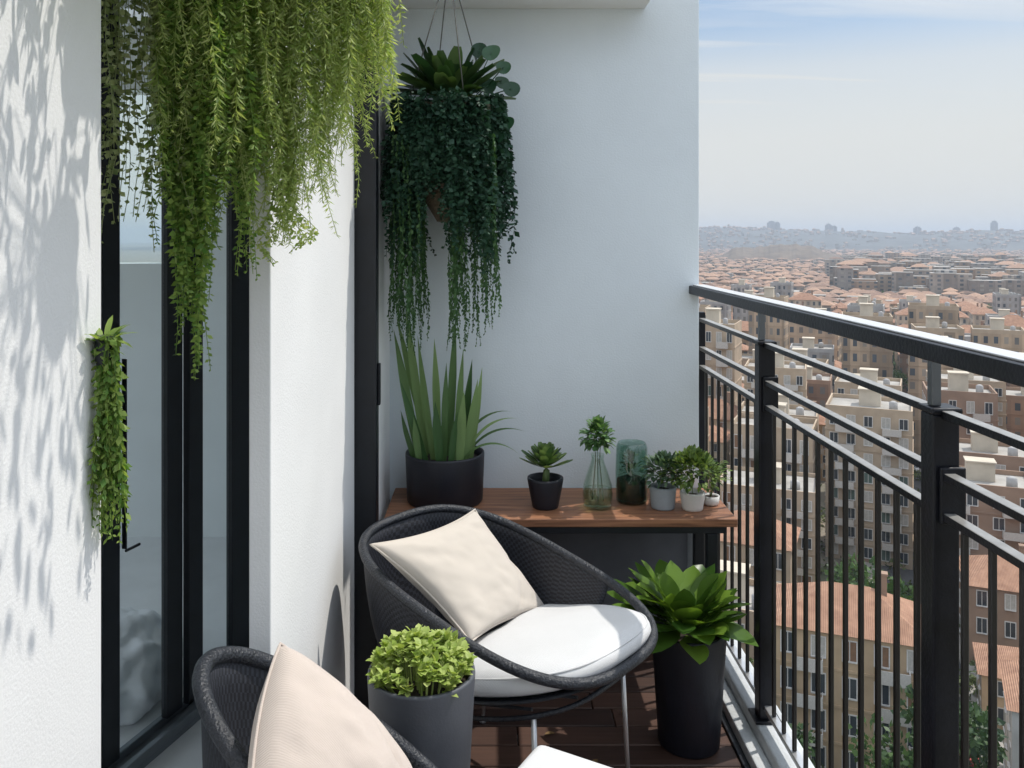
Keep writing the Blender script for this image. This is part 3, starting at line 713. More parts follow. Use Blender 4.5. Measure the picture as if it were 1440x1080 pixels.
# small planter at the wall corner
t = thing('wall_planter', 'small black corner planter on the white wall with short trailing greenery', 'planter', (-0.535, 1.182, 0))
bm = NB(); lathe(bm, [(0, 1.285), (0.008, 1.285), (0.012, 1.30), (0.0135, 1.335), (0.012, 1.335), (0.0115, 1.325)], 20); obj('pot', bm, M_black, t)
bm = NB(); lathe(bm, [(0, 1.326), (0.0117, 1.326)], 16); obj('soil', bm, M_soil, t)
bm = NB()
for k in range(44):
    a = rnd.uniform(0, 2*PI); r = rnd.uniform(0.004, 0.013)
    if k % 2 == 0: leaf(bm, (r*math.cos(a), r*math.sin(a), 1.328), (math.cos(a)*0.8+0.2, math.sin(a)*0.8-0.2, rnd.uniform(0.3, 1.6)), (0, 0, 1), rnd.uniform(0.02, 0.045), 0.009, prof_oval, 0.8, 0.2, 4)
    strand(bm, (r*math.cos(a)+0.004, r*math.sin(a)-0.002, 1.335), max(0.05, 0.29-0.11*abs(rnd.gauss(0, 1))), 0.009, rnd.uniform(0.009, 0.017), sway=0.013, w=0.5, per=2, spread=0.45)
obj('strands', bm, L_trail, t)

# plants hung just above the view, whose shadow falls on the near wall
t = thing('hanging_rail', 'slim steel rail under the ceiling edge carrying leafy baskets above the view', 'rail', (0, 0, 0))
bm = NB(); tube(bm, [(-0.45, 1.26, 2.282), (-0.02, 1.26, 2.282)], 0.006, 8); obj('bar', bm, M_black, t)
for i, x in enumerate((-0.38, -0.15)):
    b = thing('basket_plant', ('small leafy basket nearest the white wall, above the view', 'middle leafy basket on the steel rail, above the view', 'leafy basket at the railing end of the steel rail')[i], 'hanging plant', (x, 1.26, 0))
    bm = NB(); lathe(bm, [(0, 2.12), (0.03, 2.12), (0.05, 2.19), (0.045, 2.19)], 20); obj('pot', bm, M_black, b)
    bm = NB(); tube(bm, [(0.0, 0.0, 2.19), (0, 0, 2.278)], 0.003, 6); obj('hook', bm, M_black, b)
    bm = NB(); n_ = (110, 62)[i]
    for k in range(n_):
        yy = rnd.uniform(-0.32, 0.12); xx = rnd.uniform(-0.14, 0.12)
        zz = 2.17-abs(yy)*0.4
        tube(bm, [(0, 0, 2.19), (xx*0.6, yy*0.6, 2.23), (xx, yy, zz)], 0.0012, 4)
        for q in range(4):
            p = Vector((xx, yy, zz-q*0.065*rnd.uniform(0.7, 1.2)))
            if p.z-0.07 > H+335/1200*(1.26+yy)+0.03: leaf(bm, p, (rnd.uniform(-0.5, 0.5), rnd.uniform(-0.5, 0.5), -1), (rnd.uniform(-1, 1), rnd.uniform(-1, 1), 0.2), rnd.uniform(0.03, 0.055), rnd.uniform(0.010, 0.017), prof_oval, 0.3, 0.2, 4)
    obj('foliage', bm, L_trail, b)

# ------------------------------------------------------------------ the city below
GZ = -46.0
def ground_mat():
    m, nt, b, out = new_mat('city_ground')
    tc = N(nt, 'ShaderNodeTexCoord')
    n1 = N(nt, 'ShaderNodeTexNoise', Scale=0.045, Detail=12.0, Roughness=0.72); L(nt, tc.outputs['Object'], n1.inputs['Vector'])
    L(nt, ramp(nt, n1.outputs[0], [(0.35, (0.05, 0.075, 0.03)), (0.48, (0.17, 0.16, 0.12)), (0.6, (0.27, 0.23, 0.18)), (0.7, (0.10, 0.12, 0.05))]), b.inputs['Base Color'])
    b.inputs['Roughness'].default_value = 0.95; return m
bm = NB(); 
gr = [bm.verts.new(p) for p in ((-4500, -1500, GZ), (7500, -1500, GZ), (7500, 9500, GZ), (-4500, 9500, GZ))]; bm.faces.new(gr)
structure(obj('ground', bm, ground_mat()))
M_asphalt = mat('asphalt', (0.07, 0.07, 0.072), 0.9, var=0.2, scale=0.5)
M_paving = mat('pale_paving', (0.34, 0.32, 0.29), 0.9, var=0.15, scale=0.4)
M_clay = mat('clay_path', (0.40, 0.17, 0.09), 0.9, var=0.15, scale=0.4)

def facade(name, c, win=(0.05, 0.06, 0.07), painted=True, island=False):
    m, nt, b, out = new_mat(name)
    tc = N(nt, 'ShaderNodeTexCoord'); g = N(nt, 'ShaderNodeNewGeometry')
    nz = N(nt, 'ShaderNodeTexNoise', Scale=0.35, Detail=6.0); L(nt, tc.outputs['Object'], nz.inputs['Vector'])
    if island:
        base = ramp(nt, g.outputs['Random Per Island'], [(0.0, (0.46, 0.36, 0.26)), (0.25, (0.40, 0.25, 0.15)), (0.5, (0.55, 0.50, 0.44)), (0.75, (0.36, 0.30, 0.25)), (1.0, (0.60, 0.57, 0.54))])
        mx = N(nt, 'ShaderNodeMixRGB'); mx.blend_type = 'MULTIPLY'; mx.inputs[0].default_value = 0.5
        L(nt, base, mx.inputs[1]); L(nt, nz.outputs[0], mx.inputs[2]); base = mx.outputs[0]
    else:
        base = ramp(nt, nz.outputs[0], [(0.3, shade(c, 0.82)), (0.7, shade(c, 1.12))])
    if painted:
        sp = N(nt, 'ShaderNodeSeparateXYZ'); L(nt, tc.outputs['Object'], sp.inputs[0])
        sn = N(nt, 'ShaderNodeSeparateXYZ'); L(nt, g.outputs['True Normal'], sn.inputs[0])
        u = math_node(nt, 'ADD', sp.outputs[0], sp.outputs[1])
        fu = math_node(nt, 'FRACT', math_node(nt, 'MULTIPLY', u, 1/2.7)); fz = math_node(nt, 'FRACT', math_node(nt, 'MULTIPLY', sp.outputs[2], 1/3.05))
        a = math_node(nt, 'LESS_THAN', math_node(nt, 'ABSOLUTE', math_node(nt, 'SUBTRACT', fu, 0.5)), 0.21)
        z = math_node(nt, 'LESS_THAN', math_node(nt, 'ABSOLUTE', math_node(nt, 'SUBTRACT', fz, 0.52)), 0.26)
        v = math_node(nt, 'LESS_THAN', math_node(nt, 'ABSOLUTE', sn.outputs[2]), 0.5)
        f = math_node(nt, 'MULTIPLY', math_node(nt, 'MULTIPLY', a, z), v)
        iu = math_node(nt, 'FLOOR', math_node(nt, 'MULTIPLY', u, 1/2.7)); iz = math_node(nt, 'FLOOR', math_node(nt, 'MULTIPLY', sp.outputs[2], 1/3.05))
        oi = N(nt, 'ShaderNodeObjectInfo'); cbv = N(nt, 'ShaderNodeCombineXYZ'); L(nt, iu, cbv.inputs[0]); L(nt, iz, cbv.inputs[1]); L(nt, oi.outputs['Random'], cbv.inputs[2])
        wn = N(nt, 'ShaderNodeTexWhiteNoise'); wn.noise_dimensions = '3D'; L(nt, cbv.outputs[0], wn.inputs['Vector'])
        wc = ramp(nt, wn.outputs['Value'], [(0.0, win), (0.45, shade(win, 1.8)), (0.6, (0.20, 0.17, 0.14)), (0.8, (0.34, 0.30, 0.25)), (1.0, win)])
        cb2 = N(nt, 'ShaderNodeCombineXYZ'); L(nt, iu, cb2.inputs[0]); L(nt, oi.outputs['Random'], cb2.inputs[1])
        wn2 = N(nt, 'ShaderNodeTexWhiteNoise'); wn2.noise_dimensions = '3D'; L(nt, cb2.outputs[0], wn2.inputs['Vector'])
        bd = N(nt, 'ShaderNodeMixRGB'); bd.blend_type = 'MULTIPLY'; bd.inputs[0].default_value = 1.0; L(nt, base, bd.inputs[1]); L(nt, ramp(nt, wn2.outputs['Value'], [(0.0, (0.62, 0.60, 0.58)), (0.5, (0.95, 0.92, 0.9)), (1.0, (1.15, 1.1, 1.05))]), bd.inputs[2]); base = bd.outputs[0]
        mx = N(nt, 'ShaderNodeMixRGB'); L(nt, f, mx.inputs[0]); L(nt, base, mx.inputs[1]); L(nt, wc, mx.inputs[2]); base = mx.outputs[0]
    L(nt, base, b.inputs['Base Color']); b.inputs['Roughness'].default_value = 0.85
    return m
WALLC = {'cream': (0.56, 0.49, 0.39), 'tan': (0.45, 0.35, 0.25), 'grey': (0.40, 0.39, 0.38), 'ochre': (0.48, 0.35, 0.22), 'brown': (0.30, 0.20, 0.14), 'white': (0.68, 0.66, 0.63)}
F_plain = {k: facade(k+'_wall', c, painted=False) for k, c in WALLC.items()}
F_win = {k: facade(k+'_wall_far', c) for k, c in WALLC.items()}
def tile_mat(name, a, b_, island=False):
    m, nt, b, out = new_mat(name)
    tc = N(nt, 'ShaderNodeTexCoord'); g = N(nt, 'ShaderNodeNewGeometry')
    nz = N(nt, 'ShaderNodeTexNoise', Scale=0.8, Detail=6.0); L(nt, tc.outputs['Object'], nz.inputs['Vector'])
    f = math_node(nt, 'MULTIPLY_ADD', nz.outputs[0], 0.5, math_node(nt, 'MULTIPLY', g.outputs['Random Per Island'], 0.5)) if island else nz.outputs[0]
    L(nt, ramp(nt, f, [(0.25, a), (0.75, b_)]), b.inputs['Base Color']); b.inputs['Roughness'].default_value = 0.9
    w = N(nt, 'ShaderNodeTexWave', Scale=1.6); w.bands_direction = 'X'; L(nt, tc.outputs['Object'], w.inputs['Vector'])
    bp = N(nt, 'ShaderNodeBump', Strength=0.5, Distance=0.1); L(nt, w.outputs['Fac'], bp.inputs['Height']); L(nt, bp.outputs[0], b.inputs['Normal'])
    return m
M_tiles = tile_mat('terracotta_tiles', (0.26, 0.135, 0.085), (0.44, 0.25, 0.16))
M_tiles2 = tile_mat('far_tiles', (0.24, 0.15, 0.11), (0.48, 0.30, 0.20), True)
M_flat = mat('flat_roof_felt', (0.36, 0.34, 0.31), 0.95, var=0.2, scale=0.3)
M_winglass = mat('window_glass', (0.035, 0.045, 0.055), 0.15, var=0.3, scale=0.5)
M_winframe = mat('window_frame', (0.6, 0.58, 0.55), 0.6)
M_slabc = mat('balcony_slab', (0.5, 0.47, 0.43), 0.8)

def hip_roof(bm, w, d, z, h, over=0.5, mi=0):
    a, b = w/2+over, d/2+over
    r = max(0.3, a-b) if a > b else 0.3
    lo = [bm.verts.new(p) for p in ((-a, -b, z), (a, -b, z), (a, b, z), (-a, b, z))]
    if a >= b: t0, t1 = bm.verts.new((-r, 0, z+h)), bm.verts.new((r, 0, z+h)); fs = ((0, 1, t1, t0), (1, 2, t1), (2, 3, t0, t1), (3, 0, t0))
    else:
        rr = max(0.3, b-a); t0, t1 = bm.verts.new((0, -rr, z+h)), bm.verts.new((0, rr, z+h)); fs = ((0, 1, t0), (1, 2, t1, t0), (2, 3, t1), (3, 0, t0, t1))
    for f in fs: bm.faces.new([lo[i] if isinstance(i, int) else i for i in f]).material_index = mi
    bm.faces.new(lo[::-1]).material_index = mi
def window_mesh(name='window', w=1.25, h=1.6):
    bm = NB(); box(bm, -w/2, w/2, -0.02, 0.05, 0, h, 0, 1, 0); box(bm, -w/2-0.12, -w/2-0.002, -0.05, 0.05, -0.1, h+0.1, 0, 1, 1); box(bm, w/2+0.002, w/2+0.12, -0.05, 0.05, -0.1, h+0.1, 0, 1, 1)
    box(bm, -w/2, w/2, -0.05, 0.05, h+0.002, h+0.1, 0, 1, 1); box(bm, -w/2-0.1, w/2+0.1, -0.16, 0.05, -0.12, -0.002, 0, 1, 1); box(bm, -0.04, 0.04, -0.045, -0.021, 0.002, h-0.002, 0, 1, 1)
    me = bpy.data.meshes.new(name); bm.to_mesh(me); bm.free(); me.materials.append(M_winglass); me.materials.append(M_winframe); return me
WMS = [window_mesh()]
for nm_, cc_ in (('wood_shutter', (0.20, 0.11, 0.06)), ('green_shutter', (0.07, 0.11, 0.09)), ('pale_blind', (0.42, 0.40, 0.36))):
    w2 = WMS[0].copy(); w2.name = 'window'; w2.materials[0] = mat(nm_, cc_, 0.7, var=0.2, scale=3); WMS.append(w2)
def add_windows(root, w, d, floors, fh=3.05):
    sh = rnd.choice((1, 2))
    for face in (0, 1):
        span = w if face == 0 else d; n = max(2, int(span/2.8)); step = span/n
        for fl in range(floors):
            for i in range(n):
                o = bpy.data.objects.new('window', rnd.choice((WMS[0], WMS[0], WMS[0], WMS[sh], WMS[3]))); COL.objects.link(o); o.parent = root
                c = -span/2+step*(i+0.5)
                if face == 0: o.location = (c, -d/2-0.03, fl*fh+0.9)
                else: o.location = (-w/2-0.03, -c, fl*fh+0.9); o.rotation_euler = (0, 0, -PI/2)
bm = NB(); box(bm, -1.5, 1.5, -1.3, 0, -0.1, 0.06); box(bm, -1.5, 1.5, -1.3, -1.2, 0.061, 1.0); box(bm, -1.5, -1.4, -1.199, 0, 0.061, 1.0); box(bm, 1.4, 1.5, -1.199, 0, 0.061, 1.0)
BM_ = bpy.data.meshes.new('balcony'); bm.to_mesh(BM_); bm.free(); BM_.materials.append(M_slabc)
def make_building(w, d, floors, colour, roof, windows):
    fh = 3.05; h = floors*fh
    root = bpy.data.objects.new('house' if floors <= 3 else 'apartment_block', None); COL.objects.link(root)
    wm = F_plain[colour] if windows else F_win[colour]
    bm = NB(); box(bm, -w/2, w/2, -d/2, d/2, -0.5, h)
    if floors > 3:
        for f in range(1, floors): box(bm, -w/2-0.12, w/2+0.12, -d/2-0.12, d/2+0.12, f*fh-0.12, f*fh+0.1)
    obj('wall', bm, wm, root)
    if roof == 'hip':
        bm = NB(); hip_roof(bm, w, d, h+0.01, min(w, d)*0.24); ro = obj('roof', bm, M_tiles, root)
        bm = NB(); box(bm, w*0.2, w*0.2+0.8, 0.4, 1.2, h+0.6, h+min(w, d)*0.24+1.0); box(bm, w*0.2-0.1, w*0.2+0.9, 0.3, 1.3, h+min(w, d)*0.24+1.01, h+min(w, d)*0.24+1.2); obj('chimney', bm, F_plain['brown'], ro)
    else:
        bm = NB(); box(bm, -w/2+0.3, w/2-0.3, -d/2+0.3, d/2-0.3, h+0.002, h+0.2)
        for (x0, x1, y0, y1) in ((-w/2, w/2, -d/2, -d/2+0.28), (-w/2, w/2, d/2-0.28, d/2), (-w/2, -w/2+0.28, -d/2+0.281, d/2-0.281), (w/2-0.28, w/2, -d/2+0.281, d/2-0.281)): box(bm, x0, x1, y0, y1, h+0.002, h+0.9, 0, 1, 1)
        ro = obj('roof', bm, [M_flat, F_plain[colour]], root)
        bm = NB(); box(bm, -1.8, 1.8, -0.5, 2.6, h+0.21, h+2.9); box(bm, -2.0, 2.0, -0.7, 2.8, h+2.901, h+3.1); obj('stair_head', bm, F_plain['cream'], ro)
        bm = NB(); lathe(bm, [(0, 0), (0.7, 0), (0.7, 1.3), (0.3, 1.5), (0, 1.5)], 14, c=(w*0.28, -d*0.2, h+0.21)); obj('water_tank', bm, F_plain['grey'], ro)
    if floors > 3 and windows:
        for f in range(1, floors):
            for sx in (-0.27, 0.27):
                bo = bpy.data.objects.new('balcony', BM_); COL.objects.link(bo); bo.parent = root; bo.location = (w*sx, -d/2-0.125, f*fh)
    if windows: add_windows(root, w, d, floors)
    bm = NB(); box(bm, -0.6, 0.6, -d/2-0.08, -d/2-0.002, 0, 0.8); obj('door', bm, F_plain['brown'], root) if windows else bm.free()
    return root
BLABEL = {('h', 'hip'): '%s house with orange tiled roof in the city %s', ('a', 'flat'): '%s apartment block with flat roof in the city %s', ('a', 'hip'): '%s apartment block with tiled roof in the city %s', ('h', 'flat'): '%s low house with flat roof in the city %s'}
protos = {}
kinds = [(11, 9, 2, 'cream', 'hip'), (12, 10, 3, 'tan', 'hip'), (10, 9, 2, 'ochre', 'hip'), (13, 11, 3, 'white', 'hip'), (14, 12, 5, 'tan', 'flat'), (13, 12, 6, 'brown', 'flat'), (16, 12, 5, 'cream', 'hip'), (12, 12, 7, 'grey', 'flat'), (11, 10, 3, 'brown', 'hip'), (15, 11, 4, 'ochre', 'hip'), (14, 12, 8, 'tan', 'flat'), (12, 10, 2, 'tan', 'flat')]
def get_proto(i, win):
    key = (i, win)
    if key not in protos: protos[key] = [make_building(*kinds[i], win), True]
    return protos[key]
cells = []
gs = 14.0; ga = R(24)
for i in range(-50, 75):
    for j in range(-10, 75):
        x0, y0 = i*gs*1.05+rnd.uniform(-2, 2), j*gs+rnd.uniform(-2, 2)
        x = x0*math.cos(ga)+y0*math.sin(ga); y = -x0*math.sin(ga)+y0*math.cos(ga)
        if y < 30: continue
        dist = math.hypot(x, y); az = math.degrees(math.atan2(x, y))
        if 9 < az < 39 and 62 < dist < 540: cells.append((dist, x, y, az))
cells.sort()
tree_spots = []; nb = 0
for dist, x, y, az in cells:
    # open street, park strip and clearings close to the balcony
    street = abs((x*math.cos(ga)-y*math.sin(ga))/ (gs*1.05) % 4) < 0.7
    if street and dist < 300:
        for _ in range(2 if dist < 105 else (1 if rnd.random() < 0.35 else 0)): tree_spots.append((x+rnd.uniform(-8, 8), y+rnd.uniform(-8, 8), dist))
        continue
    if dist < 100 and rnd.random() < 0.30 or rnd.random() < 0.03:
        for _ in range(4): tree_spots.append((x+rnd.uniform(-7, 7), y+rnd.uniform(-7, 7), dist))
        continue
    if nb >= 290: continue
    if dist < 120: i = rnd.choice((0, 1, 2, 8, 9, 11, 3))
    elif dist < 300: i = rnd.choice((4, 5, 6, 7, 9, 10, 1, 4, 5, 10, 8))
    else: i = rnd.choice((0, 1, 2, 3, 6, 8, 4, 7, 9, 11, 1, 2, 8))
    win = dist < 185
    p = get_proto(i, win)
    o = p[0] if p[1] else copy_tree(p[0]); p[1] = False
    o.location = (x, y, GZ); o.rotation_euler = (0, 0, -ga+rnd.choice((0, 0, PI/2 if not win else 0))+rnd.uniform(-0.06, 0.06))
    o.scale = (rnd.uniform(0.72, 0.95), rnd.uniform(0.72, 0.92), rnd.uniform(0.8, 1.2))
    k = kinds[i]; where = 'just below the railing' if dist < 120 else ('seen between the railing bars' if dist < 300 else 'seen just under the handrail')
    tag(o, BLABEL[('h' if k[2] <= 3 else 'a', k[4])] % (k[3], where), 'house' if k[2] <= 3 else 'apartment block', '%s %s buildings %s' % (k[3], k[4], where))
    nb += 1
# streets
for q in (-4, 0, 4, 8, 12):
    bm = NB(); u = (q+0.35)*gs*1.05
    pts = []
    for v in (20, 620):
        for s in (-4, 4): pts.append(((u+s)*math.cos(ga)+v*math.sin(ga), -(u+s)*math.sin(ga)+v*math.cos(ga)))
    vs = [bm.verts.new((pts[k][0], pts[k][1], GZ+0.02)) for k in (0, 1, 3, 2)]; bm.faces.new(vs); structure(obj('road', bm, M_asphalt))
    for s in (-1, 1):
        bm = NB(); pts = []
        for v in (20, 620):
            for e in (4.0, 6.2): pts.append(((u+s*e)*math.cos(ga)+v*math.sin(ga), -(u+s*e)*math.sin(ga)+v*math.cos(ga)))
        lo = [bm.verts.new((pts[k][0], pts[k][1], GZ+0.005)) for k in (0, 1, 3, 2)]
        r = bmesh.ops.extrude_face_region(bm, geom=[bm.faces.new(lo)])
        for v in r['geom']:
            if isinstance(v, bmesh.types.BMVert): v.co.z += 0.14
        structure(obj('pavement', bm, M_paving))
# trees
M_bark = mat('bark', (0.11, 0.08, 0.055), 0.9, var=0.3, scale=3)
T_mats = [leaf_mat('tree_green', (0.03, 0.07, 0.018), (0.09, 0.16, 0.04), trans=0.25), leaf_mat('tree_olive', (0.06, 0.09, 0.03), (0.16, 0.20, 0.07), trans=0.25), leaf_mat('tree_deep', (0.02, 0.05, 0.018), (0.06, 0.11, 0.03), trans=0.2)]
def make_tree(h, rad, m):
    root = bpy.data.objects.new('city_tree', None); COL.objects.link(root)
    bm = NB(); tube(bm, [(0, 0, -0.2), (0.1, 0, h*0.3), (0.05, 0.1, h*0.55)], [0.32, 0.22, 0.12], 8)
    cl = []
    for k in range(15):
        a = rnd.uniform(0, 2*PI); r = rad*math.sqrt(rnd.random())*0.75; z = h*(0.45+0.45*rnd.random())
        c = Vector((r*math.cos(a), r*math.sin(a), z)); cl.append((c, rad*rnd.uniform(0.28, 0.5)))
        tube(bm, [(0.05, 0.05, h*0.35), c*0.6+Vector((0, 0, h*0.2)), c], [0.1, 0.06, 0.03], 5)
    obj('trunk', bm, M_bark, root)
    bm = NB()
    for c, r in cl:
        for k in range(95):
            d = rv().normalized(); p = c+d*r*rnd.uniform(0.5, 1.08); p.z = c.z+(p.z-c.z)*0.8
            small_leaf(bm, p, d+rv(0.8), rnd.uniform(0.35, 0.7), 0.7)
    obj('crown', bm, m, root); return root
tps = [(make_tree(8, 3.4, T_mats[0]), 'rounded green'), (make_tree(10, 3.0, T_mats[2]), 'tall deep green'), (make_tree(6.5, 3.0, T_mats[1]), 'pale olive')]
used = [False]*3
tree_spots.sort(key=lambda s: s[2])
for n_, (x, y, dist) in enumerate(tree_spots[:260]):
    k = rnd.randrange(3); src, nm = tps[k]
    o = src if not used[k] else copy_tree(src); used[k] = True
    o.location = (x, y, GZ); o.rotation_euler = (0, 0, rnd.uniform(0, 6.28)); s = rnd.uniform(0.75, 1.3); o.scale = (s, s, s*rnd.uniform(0.9, 1.15))
    where = 'just below the railing' if dist < 110 else 'among the houses behind the railing bars'
    tag(o, '%s tree growing in the city %s' % (nm, where), 'tree', '%s trees %s' % (nm, where))
# parked cars along the streets
M_tyre = mat('tyre', (0.02, 0.02, 0.02), 0.8); CAR_M = [mat(n, c, 0.3, 0.2, var=0.04) for n, c in (('white_paint', (0.7, 0.7, 0.7)), ('dark_paint', (0.04, 0.045, 0.06)), ('red_paint', (0.35, 0.04, 0.03)), ('silver_paint', (0.4, 0.42, 0.44)))]
def make_car(m, nm):
    root = bpy.data.objects.new('parked_car', None); COL.objects.link(root)
    bm = NB(); prof = [(-2.1, 0.35), (-2.1, 0.8), (-1.7, 0.92), (-1.35, 1.38), (0.35, 1.42), (1.05, 0.95), (1.95, 0.82), (2.1, 0.6), (2.1, 0.35)]
    A = [bm.verts.new((x, -0.85 if z < 1 else -0.7, z)) for x, z in prof]; B = [bm.verts.new((x, 0.85 if z < 1 else 0.7, z)) for x, z in prof]
    bm.faces.new(A); bm.faces.new(B[::-1])
    for k in range(len(prof)): bm.faces.new((A[k], B[k], B[(k+1) % len(prof)], A[(k+1) % len(prof)]))
    obj('body', bm, m, root)
    for s in (-1, 1):
        bm = NB(); vs = [bm.verts.new((x, s*y, z)) for x, y, z in ((-1.45, 0.83, 0.98), (0.75, 0.83, 0.98), (0.25, 0.74, 1.34), (-1.2, 0.74, 1.34))]; bm.faces.new(vs); obj('window', bm, M_winglass, root)
    bm = NB(); vs = [bm.verts.new(p) for p in ((1.06, -0.68, 0.98), (1.06, 0.68, 0.98), (0.42, 0.62, 1.40), (0.42, -0.62, 1.40))]; bm.faces.new(vs); obj('windscreen', bm, M_winglass, root)
    for x in (-1.3, 1.3):
        for s in (-1, 1):
            bm = NB(); tube(bm, [(x, s*0.68, 0.32), (x, s*0.88, 0.32)], 0.32, 12); obj('wheel', bm, M_tyre, root)
    return root
cps = [make_car(m, '') for m in CAR_M]; cu = [False]*4; nc = 0
for q in (0, 4, 8):
    u = (q+0.35)*gs*1.05
    for v in range(40, 240, 7):
        for s in (-1, 1):
            x = (u+s*2.9)*math.cos(ga)+v*math.sin(ga); y = -(u+s*2.9)*math.sin(ga)+v*math.cos(ga)
            d = math.hypot(x, y); az = math.degrees(math.atan2(x, y))
            if rnd.random() < 0.55 or not (10 < az < 36 and 55 < d < 240): continue
            k = rnd.randrange(4); o = cps[k] if not cu[k] else copy_tree(cps[k]); cu[k] = True; nc += 1
            o.location = (x, y, GZ+0.03); o.rotation_euler = (0, 0, PI/2-ga+(PI if s > 0 else 0)+rnd.uniform(-0.03, 0.03))
            tag(o, '%s car parked along the street far below the railing' % ('white', 'dark', 'red', 'silver')[k], 'car', '%s cars parked in the street below' % ('white', 'dark', 'red', 'silver')[k])
for k in range(4):
    if not cu[k]:
        for ch in list(cps[k].children): bpy.data.objects.remove(ch)
        bpy.data.objects.remove(cps[k])
bm = NB()
for k in range(900):
    d = rnd.uniform(55, 240); az = R(rnd.uniform(9, 38)); c = Vector((d*math.sin(az), d*math.cos(az), GZ+0.5))
    for w_ in range(26): small_leaf(bm, c+Vector((rnd.gauss(0, 0.9), rnd.gauss(0, 0.9), rnd.uniform(-0.4, 0.9))), rv(), rnd.uniform(0.4, 0.9), 0.8)
fw = obj('shrubs', bm, T_mats[1]); fw['kind'] = 'stuff'; fw['label'] = 'low scrub growing between the houses below'
# far city: too many to count
bm = NB()
def far_house(x, y, z, w, d, h, a, hip):
    ca, sa = math.cos(a), math.sin(a)
    def P(px, py, pz): return bm.verts.new((x+px*ca-py*sa, y+px*sa+py*ca, z+pz))
    lo = [P(sx*w/2, sy*d/2, 0) for sx, sy in ((-1, -1), (1, -1), (1, 1), (-1, 1))]; hi = [P(sx*w/2, sy*d/2, h) for sx, sy in ((-1, -1), (1, -1), (1, 1), (-1, 1))]
    for k in range(4): bm.faces.new((lo[k], lo[(k+1) % 4], hi[(k+1) % 4], hi[k]))
    if hip:
        hh = [P(sx*w*0.54, sy*d*0.54, h+0.02) for sx, sy in ((-1, -1), (1, -1), (1, 1), (-1, 1))]; t0, t1 = P(-w*0.18, 0, h+d*0.24), P(w*0.18, 0, h+d*0.24)
        for f in ((hh[0], hh[1], t1, t0), (hh[1], hh[2], t1), (hh[2], hh[3], t0, t1), (hh[3], hh[0], t0)): bm.faces.new(f).material_index = 1
    else: bm.faces.new(hi).material_index = 2
maxd = max(d for d, *_ in cells[:1] ) 
built = [o for o in COL.objects if o.get('category') in ('house', 'apartment block')]
dmax = max(math.hypot(o.location.x, o.location.y) for o in built)
def land(x, y):
    d = math.hypot(x, y)
    return 0.0
for k in range(7600):
    d = dmax+8+(3300-dmax)*rnd.random()**1.6; az = R(rnd.uniform(6, 42)); x, y = d*math.sin(az), d*math.cos(az)
    right = math.degrees(az) > 22 and 700 < d < 1500
    if right and rnd.random() < 0.6:
        far_house(x, y, GZ-0.5, rnd.uniform(12, 26), rnd.uniform(10, 16), rnd.uniform(10, 26), -ga+rnd.choice((0, PI/2)), rnd.random() < 0.25)
    else:
        far_house(x, y, GZ-0.5, rnd.uniform(8, 14), rnd.uniform(7, 10), rnd.uniform(4, 11), -ga+rnd.choice((0, PI/2))+rnd.uniform(-0.1, 0.1), rnd.random() < 0.85)
fc = obj('distant_city', bm, [facade('far_walls', (0.5, 0.42, 0.34), island=True), M_tiles2, M_flat]); fc['kind'] = 'stuff'; fc['label'] = 'mass of orange roofs and pale walls of the far city'
bm = NB()
for k in range(520):
    d = 330+1900*rnd.random()**1.4; az = R(rnd.uniform(7, 41)); c = Vector((d*math.sin(az), d*math.cos(az), GZ+3)); 
    for q in range(9):
        cc = c+Vector((rnd.uniform(-7, 7), rnd.uniform(-5, 5), rnd.uniform(-1, 3)))
        for w_ in range(7): small_leaf(bm, cc+rv(2.2), rv(), rnd.uniform(1.6, 3.2), 0.8)
fw = obj('distant_trees', bm, T_mats[0]); fw['kind'] = 'stuff'; fw['label'] = 'scattered tree clumps among the far roofs'

# hills on the skyline
def ridge(name, d0, az0, az1, base, peaks, depth, m, seed, rough):
    bm = NB(); n, k = 240, 18; g = []
    def height(i, v):
        edge = min(1, i/(n*0.42), (n-i)/(n*0.42)); edge = edge*edge*(3-2*edge)
        prof = math.sin(PI*min(1, v*1.05))**0.8 if 0 < v < 0.95 else 0
        return max(-1, (peaks*(0.78+0.22*noise.fractal(Vector((i*0.04+seed, 0.3, seed)), 1, 2, 4))+rough*noise.fractal(Vector((i*0.3, v*7, seed)), 1, 2, 4))*prof*edge)
    for i in range(n+1):
        az = R(az0+(az1-az0)*i/n); row = []
        for j in range(k+1):
            v = j/k; d = d0+depth*v
            row.append(bm.verts.new((d*math.sin(az), d*math.cos(az), base+height(i, v))))
        g.append(row)
    for i in range(n):
        for j in range(k):
            f = bm.faces.new((g[i][j], g[i+1][j], g[i+1][j+1], g[i][j+1])); f.smooth = True
    structure(obj(name, bm, m))
    return lambda az, d: base+height((az-az0)/(az1-az0)*n, (d-d0)/depth)
M_hill = mat('hill_scrub', (0.075, 0.08, 0.075), 0.95, var=0.5, scale=0.012)
M_hill2 = mat('near_hill_scrub', (0.13, 0.095, 0.065), 0.95, var=0.5, scale=0.03)
hill_z = ridge('hills', 3300, -30, 80, GZ-3, 112, 2000, M_hill, 2.0, 6.0)
low_z = ridge('low_hill', 1650, 13.0, 24.0, GZ-2, 46, 520, M_hill2, 7.0, 0.8)
